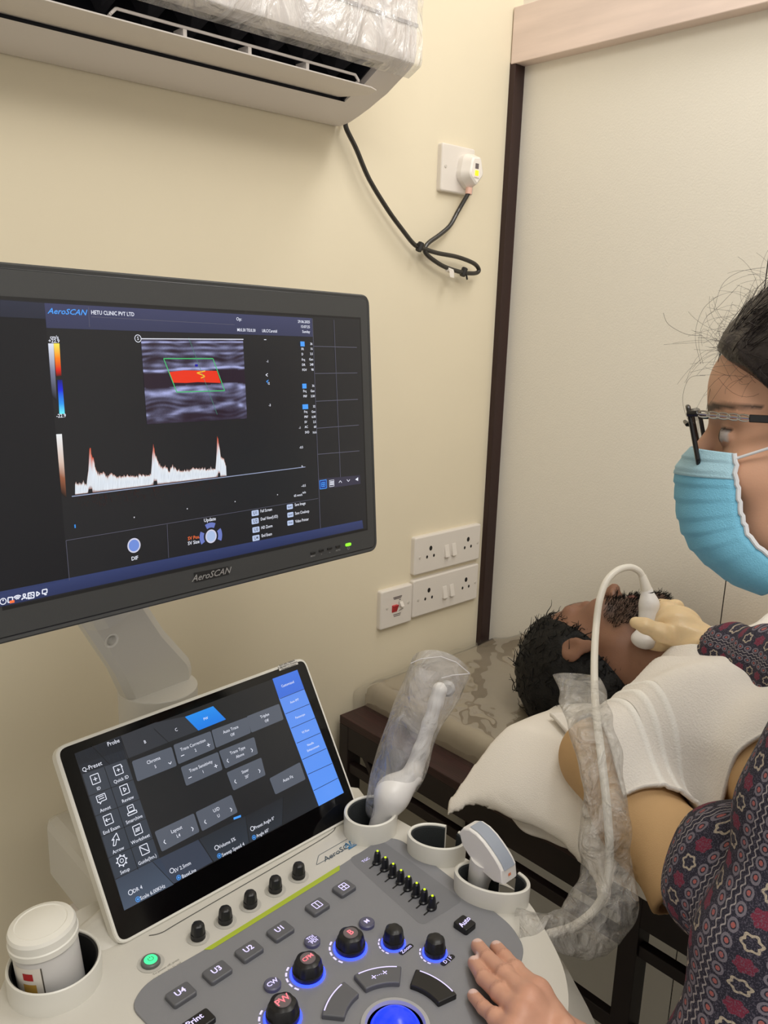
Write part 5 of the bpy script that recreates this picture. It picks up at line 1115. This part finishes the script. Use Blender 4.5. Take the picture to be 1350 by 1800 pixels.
# ---- printed dress ----
def print_mat():
    m = bpy.data.materials.new('dark_floral_print'); m.use_nodes = True; nt = m.node_tree; N = nt.nodes; L = nt.links; p = N['Principled BSDF']; setin(p, 'Roughness', .85)
    at_ = N.new('ShaderNodeUVMap'); at_.uv_map = 'UVMap'; sp = N.new('ShaderNodeSeparateXYZ'); L.new(at_.outputs[0], sp.inputs[0])
    def mth(op, a, b_=None, c=None):
        n = N.new('ShaderNodeMath'); n.operation = op
        for i, v in enumerate((a, b_, c)):
            if v is None: continue
            if isinstance(v, (int, float)): n.inputs[i].default_value = v
            else: L.new(v, n.inputs[i])
        return n.outputs[0]
    def mixc_(f_, a, b_):
        n = N.new('ShaderNodeMix'); n.data_type = 'RGBA'; L.new(f_, n.inputs[0])
        for i, v in ((6, a), (7, b_)):
            if isinstance(v, tuple): n.inputs[i].default_value = v
            else: L.new(v, n.inputs[i])
        return n.outputs[2]
    U_, V_ = sp.outputs[0], sp.outputs[1]            # metres across / along
    band = .036; ub = mth('MULTIPLY', U_, 1 / band); bi = mth('FLOOR', ub); bf = mth('FRACT', ub)      # vertical bands
    # motif cells along a band
    mcell = .0155; va = mth('ADD', mth('MULTIPLY', V_, 1 / mcell), mth('MULTIPLY', bi, .37)); vi = mth('FLOOR', va); vf = mth('FRACT', va)
    x = mth('MULTIPLY', mth('SUBTRACT', bf, .5), band / mcell); y = mth('SUBTRACT', vf, .5); r = mth('SQRT', mth('ADD', mth('MULTIPLY', x, x), mth('MULTIPLY', y, y)))
    ang = mth('ARCTAN2', y, x); wob = mth('MULTIPLY', mth('SINE', mth('MULTIPLY', ang, 6)), .04); rw = mth('ADD', r, wob)
    ringm = mth('LESS_THAN', mth('ABSOLUTE', mth('SUBTRACT', rw, .30)), .055); corem = mth('LESS_THAN', rw, .20)
    par = mth('FRACT', mth('MULTIPLY', mth('ADD', vi, bi), .5)); odd = mth('GREATER_THAN', par, .25)
    # leaves on both sides of the motif
    lx = mth('SUBTRACT', mth('ABSOLUTE', x), .72); ly = mth('SUBTRACT', mth('FRACT', mth('MULTIPLY', va, 1.5)), .5)
    lr = mth('SQRT', mth('ADD', mth('MULTIPLY', mth('MULTIPLY', lx, lx), 9), mth('MULTIPLY', mth('MULTIPLY', ly, ly), 2.2)))
    leaf = mth('LESS_THAN', mth('ABSOLUTE', mth('SUBTRACT', lr, .50)), .13); leafc = mth('LESS_THAN', lr, .24)
    # wavy border lines
    wv = mth('MULTIPLY', mth('SINE', mth('MULTIPLY', V_, 950)), .022)
    e1 = mth('LESS_THAN', mth('ABSOLUTE', mth('SUBTRACT', mth('ADD', bf, wv), .055)), .013); e2 = mth('LESS_THAN', mth('ABSOLUTE', mth('SUBTRACT', mth('ADD', bf, wv), .945)), .013)
    wht = (0.34, 0.31, 0.31, 1); navy = (.014, .013, .028, 1); red = (.16, .014, .04, 1); cream = (.42, .36, .28, 1); grey = (.17, .155, .19, 1); coral = (.36, .10, .09, 1)
    c = mixc_(leaf, navy, grey); c = mixc_(leafc, c, coral); c = mixc_(mth('MULTIPLY', ringm, odd), c, cream); c = mixc_(mth('MULTIPLY', corem, odd), c, navy)
    c = mixc_(mth('MULTIPLY', mth('LESS_THAN', rw, .34), mth('SUBTRACT', 1, odd)), c, red); c = mixc_(mth('MAXIMUM', e1, e2), c, wht)
    no = N.new('ShaderNodeTexNoise'); no.inputs['Scale'].default_value = 900; tc = N.new('ShaderNodeTexCoord'); L.new(tc.outputs['Object'], no.inputs['Vector'])
    c = mixc_(mth('MULTIPLY', mth('GREATER_THAN', no.outputs['Fac'], .56), .5), c, (.13, .115, .16, 1)); L.new(c, p.inputs['Base Color'])
    bp = N.new('ShaderNodeBump'); bp.inputs['Strength'].default_value = .5; bp.inputs['Distance'].default_value = .001; L.new(no.outputs['Fac'], bp.inputs['Height']); L.new(bp.outputs[0], p.inputs['Normal'])
    return m
m_dress = print_mat()
def set_uv(o, fn):
    me = o.data; uv = me.uv_layers.new(name='UVMap'); co_ = np.empty(len(me.vertices) * 3); me.vertices.foreach_get('co', co_); co_ = co_.reshape(-1, 3); li = np.empty(len(me.loops), int); me.loops.foreach_get('vertex_index', li)
    uv.data.foreach_set('uv', fn(co_)[li].ravel())
bust = Dp(1290, 1548, .70); bust2 = bust + np.array([.11, .03, -.06])
def torso(P):
    d = smin(cap(P, (.81, .205, 1.065), (.79, .155, 1.0), .05, .082), cap(P, shL_, shR_ + [0, -.02, 0], .048), .05)
    d = smin(d, cap(P, (.775, .165, 1.0), (.745, .135, .84), .100, .112), .04)
    d = smin(d, smin(ell(P, bust, (.055, .060, .062)), ell(P, bust2, (.04, .045, .045)), .03), .06)
    d = smin(d, cap(P, (.735, .14, .84), (.682, .11, .70), .112, .135), .05)
    w = .0035 * np.sin(58 * (P @ np.array([.3, .45, .85])) + 4 * vnoise(P, 11, 3)) + .0028 * vnoise(P, 40, 8); d = d + w
    sleeve = smin(cap(P, shL_, eL, .058, .050), cap(P, shL_, eL, .05), .01) + w * 1.2; sleeve = smax(sleeve, (P - (eL * .92 + shL_ * .08)) @ ((eL - shL_) / np.linalg.norm(eL - shL_)) - .02, .004)
    return smin(d, sleeve, .014)
def dress(P):
    d = torso(P); lower = smin(cap(P, (.682, .11, .70), (.665, .10, .42), .132, .145), ell(P, (.672, .11, .6), (.14, .15, .2)), .03) + .006 * np.sin(9 * np.arctan2(P[:, 1] - .1, P[:, 0] - .67)); lower = smax(lower, .42 - P[:, 2], .004)
    d = smin(d, lower, .03); d = smax(d, -(np.linalg.norm(P - np.array(neckS) - [0, .01, .035], axis=1) - .062), .006); return smax(d, P[:, 0] - .905, .01) if False else d
Vd, Fd = sdf_mesh(dress, (.47, -.12, .40), (1.0, .36, 1.16), .0055, .03)
dr = build_np('dress', Vd, Fd, m_dress, PR, sub=2)
fl_ = SF.copy(); fl_[2] = 0; fl_ /= np.linalg.norm(fl_)
def uvt(P): a = np.arctan2(-(P[:, 0] - .74), -(P[:, 1] - .16)); return np.stack([a * .14, P[:, 2]], 1)
set_uv(dr, uvt)
sd_ = (eR - wR) / np.linalg.norm(eR - wR); w0 = wR + sd_ * .015
def rsleeve(P):
    t = (P - wR) @ sd_; w = .003 * np.sin(120 * t + 3 * vnoise(P, 25, 6)) + .003 * vnoise(P, 55, 5)
    d = smin(cap(P, w0, eR - [0, 0, .012], .035, .092), cap(P, eR, shR_ + [.0, -.03, 0], .066, .05), .02) + w; d = smax(d, -cap(P, w0 - sd_ * .04, w0 + sd_ * .10, .030, .034), .002); return smax(d, .021 - t, .002)
lo = np.minimum.reduce([wR, eR, shR_]) - .08; hi = np.maximum.reduce([wR, eR, shR_]) + .08
Vs, Fs_ = sdf_mesh(rsleeve, lo, hi, .0042, .02); sv = build_np('sleeve', Vs, Fs_, m_dress, PR)
s1 = np.cross(sd_, [0, 0, 1]); s1 /= np.linalg.norm(s1); s2 = np.cross(s1, sd_)
set_uv(sv, lambda P: np.stack([(np.arctan2((P - wR) @ s1, (P - wR) @ s2)) * .038, (P - wR) @ sd_], 1) if False else np.stack([(P - wR) @ s2 * 1.15 + .004, (P - wR) @ sd_], 1))
# trousers and shoes, standing on the floor behind the console
def legs(P):
    d = None
    for s in (-1, 1):
        c_ = smin(cap(P, (.672 + s * .06, .11, .72), (.665 + s * .065, .12, .42), .070, .058), cap(P, (.665 + s * .065, .12, .42), (.66 + s * .07, .10, .05), .056, .045), .02); d = c_ if d is None else smin(d, c_, .01)
    return smax(d, .045 - P[:, 2], .004)
Vl, Fl = sdf_mesh(legs, (.48, -.02, .03), (.84, .26, .60), .009, .03); build_np('trousers', Vl, Fl, mat('navy_trousers', (40, 40, 58), .85), PR)
for s in (-1, 1):
    Vz, Fz = sdf_mesh(lambda P: smax(smin(ell(P, (.66 + s * .07 - .006, .17, .03), (.045, .115, .045)), ell(P, (.66 + s * .07, .10, .05), (.042, .05, .05)), .02), .002 - P[:, 2], .003), (.48, -.0, -.01), (.84, .32, .12), .006, .02); build_np('shoe', Vz, Fz, m_blk, PR)
# ---- gloved right hand on the probe ----
m_glove = mat('cream_latex_glove', (226, 200, 158), .42, bump=.3, bscale=120, sss=.15)
gd = 1.185
def g(x, y, d=gd): return Dp(x, y, d)
kn_ = [g(1172, 1072, 1.20), g(1180, 1092, 1.185), g(1176, 1116, 1.18), g(1168, 1136, 1.18)]
tipg = [[g(1188, 1066, 1.225), g(1160, 1066, 1.245), g(1140, 1082, 1.250)], [g(1150, 1074, 1.225), g(1132, 1098, 1.24), g(1128, 1112, 1.245)], [g(1152, 1110, 1.205), g(1138, 1126, 1.215), g(1134, 1130, 1.225)], [g(1150, 1134, 1.195), g(1138, 1142, 1.205), g(1134, 1144, 1.215)]]
wg = g(1222, 1132, 1.165)
def glove(P):
    d = smin(ell(P, g(1192, 1106, 1.185), (.030, .030, .032)), cap(P, g(1188, 1106, 1.182), wg, .026, .026), .02)
    for k_, t_ in zip(kn_, tipg):
        pts = [k_] + t_
        for a in range(3): d = smin(d, cap(P, pts[a], pts[a + 1], .0115 - a * .001, .0105 - a * .001), .006 if a == 0 else .003)
    th_ = [g(1190, 1125, 1.17), g(1160, 1112, 1.155), g(1134, 1101, 1.152), g(1118, 1096, 1.158)]
    for a, r_ in ((0, (.014, .012)), (1, (.0115, .0098)), (2, (.0098, .0085))): d = smin(d, cap(P, th_[a], th_[a + 1], *r_), .006)
    ax = (eR - wR) / np.linalg.norm(eR - wR); d = smin(d, cap(P, wg, wg + ax * .030, .0262, .0275), .012)
    t = (P - wg) @ ax; d = smax(d, t - .032, .002); d = d + .0010 * np.sin(P @ np.array([260, 170, 120])) * .8 + .0012 * vnoise(P, 140, 12)
    return smax(d, -cap(P, wg + ax * .01, wg + ax * .06, .0235, .0250), .001) if True else d
pg = np.array(kn_ + sum(tipg, []) + [wg, g(1118, 1096, 1.158)]); Vg, Fg = sdf_mesh(glove, pg.min(0) - .045, pg.max(0) + .055, .0017, .01)
build_np('glove', Vg, Fg, m_glove, PR)
# ================= PROBES, BAGS, BOTTLE =================
m_probe = mat('probe_white', (226, 224, 222), .35); m_lens = mat('probe_lens_grey', (150, 158, 172), .4); m_cable = mat('probe_cable_white', (226, 222, 212), .45)
# curved probe standing in the front holder
t = thing('curved_probe', (.611, .47, .78), 'white curved ultrasound probe with blue grey face standing in the front holder', 'probe')
npx = [(806, 1463), (812, 1456), (823, 1457), (836, 1466), (849, 1480), (860, 1495), (870, 1510), (877, 1522), (882, 1533), (884, 1556), (868, 1551), (850, 1535), (835, 1519), (822, 1502), (811, 1484)]
XA, XB = .600, .6235
nf = [Xp(x, y, XA)[1:] for x, y in npx]; cen_ = np.mean(nf, 0)
def rg(x, k, dz=0): return [np.array([x, *(cen_ + (p - cen_) * k)]) for p in nf]
pb_ = MB(); pb_.loft([rg(XA, .93), rg(XA + .0008, .975), rg(XA + .003, 1), rg(XB - .003, 1), rg(XB - .0008, .975), rg(XB, .93)])
po_ = pb_.build('probe_head', m_probe, t, smooth=True)
arc = nf[2:9]; ln_ = MB(); vs = []; 
for k, p in enumerate(arc):
    d_ = (p - cen_) / np.linalg.norm(p - cen_)
    for x in (XA + .0035, XB - .0035): vs.append((x, *(p + d_ * .0009)))
ln_.add(vs, [(2 * k, 2 * k + 1, 2 * k + 3, 2 * k + 2) for k in range(len(arc) - 1)]); ln_.build('lens_face', m_lens, t, smooth=True)
hd_ = MB(); b0 = np.array([(XA + XB) / 2, cen_[0] + .004, cen_[1] - .012]); hd_.tube([b0, b0 + [0, .006, -.03], b0 + [0, .008, -.07]], [.0155, .012, .008], 16); hd_.build('handle', m_probe, t, smooth=True)
d0 = Xp(893, 1536, XA - .0002) if False else np.array([XA + .012, *nf[9]]) ; 
mk_ = MB(); pe = (nf[8] + nf[9]) / 2; dd = np.array([-(nf[9] - nf[8])[1], (nf[9] - nf[8])[0]]); dd = dd / np.linalg.norm(dd); dd = dd if dd @ (pe - cen_) > 0 else -dd
for k in range(1): c_ = pe + dd * .0006; e_ = (nf[9] - nf[8]); e_ = e_ / np.linalg.norm(e_); mk_.add([(XA + .009, *(c_ - e_ * .0014)), (XA + .013, *(c_ - e_ * .0014)), (XA + .013, *(c_ + e_ * .0014)), (XA + .009, *(c_ + e_ * .0014))], [(0, 1, 2, 3)])
mk_.build('orientation_mark', mat('orange_mark', (222, 130, 90), .5), t)
MB().tube(crv([b0 + [0, .008, -.07], b0 + [.01, .02, -.16], b0 + [.02, .10, -.30], (.58, .72, .45), (.50, .74, .40)], 6), .0035, 8).build('cable', m_cable, t, smooth=True)
# long cavity probe inside its plastic bag
dB = 1.0
def B(x, y, d=dB): return Dp(x, y, d)
hp_ = np.array([.590, .640, .775])
def wand(P):
    d = smin(ell(P, B(690, 1394, .985), (.0185, .0185, .021)), cap(P, B(694, 1396, .985), B(724, 1364, .99), .0155, .0125), .014)
    for a, b_, r0, r1 in (((724, 1364), (740, 1320), .0125, .0092), ((740, 1320), (755, 1272), .0092, .0082), ((755, 1272), (766, 1236), .0082, .0082), ((766, 1236), (773, 1213), .0082, .0095)):
        d = smin(d, cap(P, B(*a), B(*b_), r0, r1), .006)
    d = smin(d, cap(P, B(686, 1400, .982), hp_, .015, .010), .012); return d
Vw, Fw = sdf_mesh(wand, np.minimum(hp_, B(690, 1400)) - .035, B(785, 1200) + .045, .002, .01)
wp = build_np('cavity_probe', Vw, Fw, m_probe); tag(wp, 'long white cavity probe standing inside a clear plastic bag', 'probe')
tg_ = MB(); c_ = B(786, 1210, 1.004); APc = Plane(c_, M[0], -M[1]); tg_.lathe(APc, (0, 0), [(.0075, -.006), (.0095, -.002), (.0095, .003), (.006, .007)], 20); tg_.build('probe_tip', mat('tip_grey', (176, 174, 172), .4), wp, smooth=True)
def bag(name, rows, m, label, cat, nA=44, per=7, amp=.004, sc=70, dep=.55, seed=2, open_top=True, par=None, lip=0):
    """rows: left px, right px, distance -> a crumpled film tube"""
    R2 = crv([np.array([*a, *b_, d]) for a, b_, d in rows], per); vs = []
    for r_ in R2:
        A = Dp(r_[0], r_[1], r_[4]); B_ = Dp(r_[2], r_[3], r_[4]); c_ = (A + B_) / 2; h_ = (B_ - A) / 2; L_ = np.linalg.norm(h_); hn = h_ / L_; w_ = M[2] - hn * (M[2] @ hn); w_ /= np.linalg.norm(w_)
        for k in range(nA):
            a = 2 * math.pi * k / nA; p = c_ + h_ * math.cos(a) + w_ * min(L_, .03) * dep * math.sin(a)
            n_ = vnoise(p[None], sc, seed)[0] + .6 * vnoise(p[None], sc * 2.3, seed + 5)[0]; nn = math.cos(a) * hn + math.sin(a) * w_; vs.append(p + nn * amp * n_ - M[1] * lip * max(0, math.sin(a)) * (len(vs) // nA / (len(R2) - 1)) ** 6)
    n = len(R2); I = np.arange(n * nA).reshape(n, nA); J = np.roll(I, -1, 1)
    Fq = np.stack([I[:-1], J[:-1], J[1:], I[1:]], -1).reshape(-1, 4); o = build_np(name, np.array(vs), Fq, m, par)
    return tag(o, label, cat) if label else o
m_bag = film('clear_bag_film', (.84, .84, .88, 1), .15, .10, 26, .02, .9, (1, 1, .6), .42)
bag('plastic_bag', [((650, 1440), (700, 1440), .995), ((642, 1420), (707, 1418), .995), ((650, 1375), (735, 1385), 1.0), ((662, 1325), (752, 1345), 1.0), ((678, 1275), (768, 1290), 1.0), ((697, 1222), (797, 1243), 1.0), ((712, 1188), (815, 1208), 1.0), ((722, 1166), (826, 1184), 1.0)], m_bag,
    'clear plastic bag pulled over the long white probe beside the touch screen', 'plastic bag', amp=.0022, sc=60, dep=.9, lip=.017)
bt_ = MB(); bt_.tube([Dp(x, y, .988) for x, y in ((722, 1166), (740, 1158), (775, 1154), (802, 1164), (826, 1184))], .0006, 5); bt_.tube([Dp(x, y, .990) for x, y in ((776, 1192), (795, 1187), (826, 1184))], .0007, 5); bt_.build('bag_hem', mat('film_hem', (225, 222, 226), .3, alpha=.6), bpy.data.objects['plastic_bag'])
# linear probe in the gloved hand with its cable and loose sheath
t = thing('linear_probe', Dp(1136, 1100, 1.2), 'white probe pressed on the neck by a gloved hand, its cable arching over', 'probe')
def lprobe(P):
    d = cap(P, Dp(1137, 1038, 1.205), Dp(1141, 1062, 1.205), .0085, .0135)
    d = smin(d, cap(P, Dp(1141, 1062, 1.205), Dp(1140, 1095, 1.203), .0135, .0150), .006); return smin(d, ell(P, Dp(1134, 1124, 1.198), (.020, .020, .013)), .012)
Vp, Fp = sdf_mesh(lprobe, Dp(1136, 1085, 1.2) - .06, Dp(1136, 1085, 1.2) + .06, .0018, .01); build_np('probe_body', Vp, Fp, m_probe, t)
MB().tube([Dp(1129, 1012, 1.203), Dp(1134, 1028, 1.204), Dp(1138, 1042, 1.205)], [.0055, .0072, .0088], 16).build('strain_relief', m_cable, t, smooth=True)
MB().tube([Dp(1138, 1041, 1.205), Dp(1138.4, 1043, 1.205)], [.0093, .0094], 20).build('seam_ring', m_seam, t)
cpth = [(1129, 1013, 1.203), (1122, 1003, 1.20), (1106, 997, 1.195), (1085, 1003, 1.185), (1066, 1022, 1.175), (1054, 1055, 1.165), (1048, 1100, 1.155), (1045, 1150, 1.12), (1045, 1200, 1.08), (1048, 1255, 1.02), (1056, 1320, .968), (1064, 1390, .945), (1070, 1460, .93), (1071, 1520, .922), (1062, 1570, .91), (1042, 1603, .91), (1010, 1628, .885), (975, 1640, .86), (940, 1648, .84), (905, 1650, .84), (860, 1640, .86)]
MB().tube(crv([Dp(*c) for c in cpth], 7), .0049, 14).build('cable', m_cable, t, smooth=True)
m_sh = film('sheath_film', (.88, .86, .83, 1), .18, .12, 34, .02, 1.0, (1, 1, 1), .38)
bag('probe_sheath', [((976, 1188), (1058, 1192), 1.075), ((984, 1222), (1068, 1215), 1.05), ((993, 1262), (1078, 1262), 1.00), ((1008, 1312), (1088, 1310), .965), ((1022, 1360), (1098, 1365), .945), ((1030, 1420), (1106, 1415), .93), ((1020, 1480), (1108, 1470), .92), ((1026, 1520), (1115, 1525), .92), ((1012, 1565), (1125, 1585), .90), ((1000, 1585), (1088, 1650), .885),
     ((985, 1600), (1040, 1680), .868), ((962, 1612), (985, 1672), .85), ((935, 1600), (940, 1665), .84), ((912, 1592), (905, 1660), .835)], m_sh,
    'crumpled clear plastic sheath hanging round the probe cable down to the machine', 'plastic sheath', nA=60, per=9, amp=.0060, sc=85, dep=.8, seed=12)
# gel bottle in the left cup
bz0, top_ = np.array([.2235, .6545, .760]), np.array([.2155, .660, .866]); ax_ = (top_ - bz0); HL = np.linalg.norm(ax_); ax_ /= HL
cdir = np.array([0, 0, H]) - top_; u_ = np.cross(ax_, cdir); u_ /= np.linalg.norm(u_); BPn = Plane(bz0, u_, np.cross(ax_, u_))
if BPn.n @ ax_ < 0: BPn = Plane(bz0, -u_, np.cross(ax_, u_))
t = thing('gel_bottle', bz0, 'white plastic bottle with white screw cap standing in the left cup holder', 'bottle')
MB().lathe(BPn, (0, 0), [(.024, 0), (.0272, .003), (.0278, .010), (.0278, HL - .022), (.0272, HL - .017), (.024, HL - .012)], 48).build('bottle_body', mat('bottle_white', (206, 204, 202), .35), t, smooth=True)
kn2 = lambda a: 1 + .004 * math.cos(40 * a)
MB().lathe(BPn, (0, 0), [(.0262, HL - .018), (.0296, HL - .0175), (.0300, HL - .012), (.0290, HL - .011), (.0290, HL - .004), (.0275, HL - .001), (.0225, HL + .0008), (.0215, HL + .0002), (.0180, HL + .0012), (.010, HL + .0028), (.002, HL + .0034)], 60).build('cap', mat('cap_white', (228, 226, 218), .4), t, smooth=True)
def cyl(a, h, r=.0281): return BPn.w(r * math.cos(a), r * math.sin(a), h)
am_ = math.atan2((cdir @ BPn.v), (cdir @ BPn.u))
def patch(mb, a0, a1, h0, h1, r=.0281, n=14, col=None): mb.add([cyl(am_ + a0 + (a1 - a0) * k / n, h, r) for k in range(n + 1) for h in (h0, h1)], [(2 * k, 2 * k + 2, 2 * k + 3, 2 * k + 1) for k in range(n)], col)
for nm, c_, args in (('label', (222, 216, 206), (-.95 - .25, -.02 - .25, .006, .082, .02800)), ('label_line', (80, 74, 66), (-.02 - .25, .02 - .25, .006, .082, .02815)), ('label_red', (168, 34, 36), (-.62 - .25, -.28 - .25, .070, .077, .02820)), ('label_gold', (190, 150, 70), (-.66 - .25, -.22 - .25, .056, .066, .02820)),
                     ('label_grey', (170, 168, 158), (-.70 - .25, -.12 - .25, .028, .036, .02820)), ('label_grey', (110, 108, 98), (-.70 - .25, -.12 - .25, .010, .020, .02820))):
    pm2 = MB(); patch(pm2, *args); pm2.build(nm, mat('m_' + nm + str(c_[0]), c_, .5), t)
lt_ = MB()
for k, a in enumerate((-.88, -.74, -.60)):
    for h0, h1, b0_, b1_ in (((.042, .0505, -.045, -.03), (.0485, .0505, -.045, .045), (.042, .0505, .02, .035)), ((.042, .0505, -.045, -.03), (.0485, .0505, -.04, .03), (.0455, .047, -.04, .03)), ((.042, .0435, -.045, .045), (.0485, .0505, -.045, .045), (.044, .048, -.01, .01)))[k]: patch(lt_, a + b0_, a + b1_, h0, h1, .0282, 3)
lt_.build('label_letters', mat('orange_print', (206, 120, 90), .6), t)
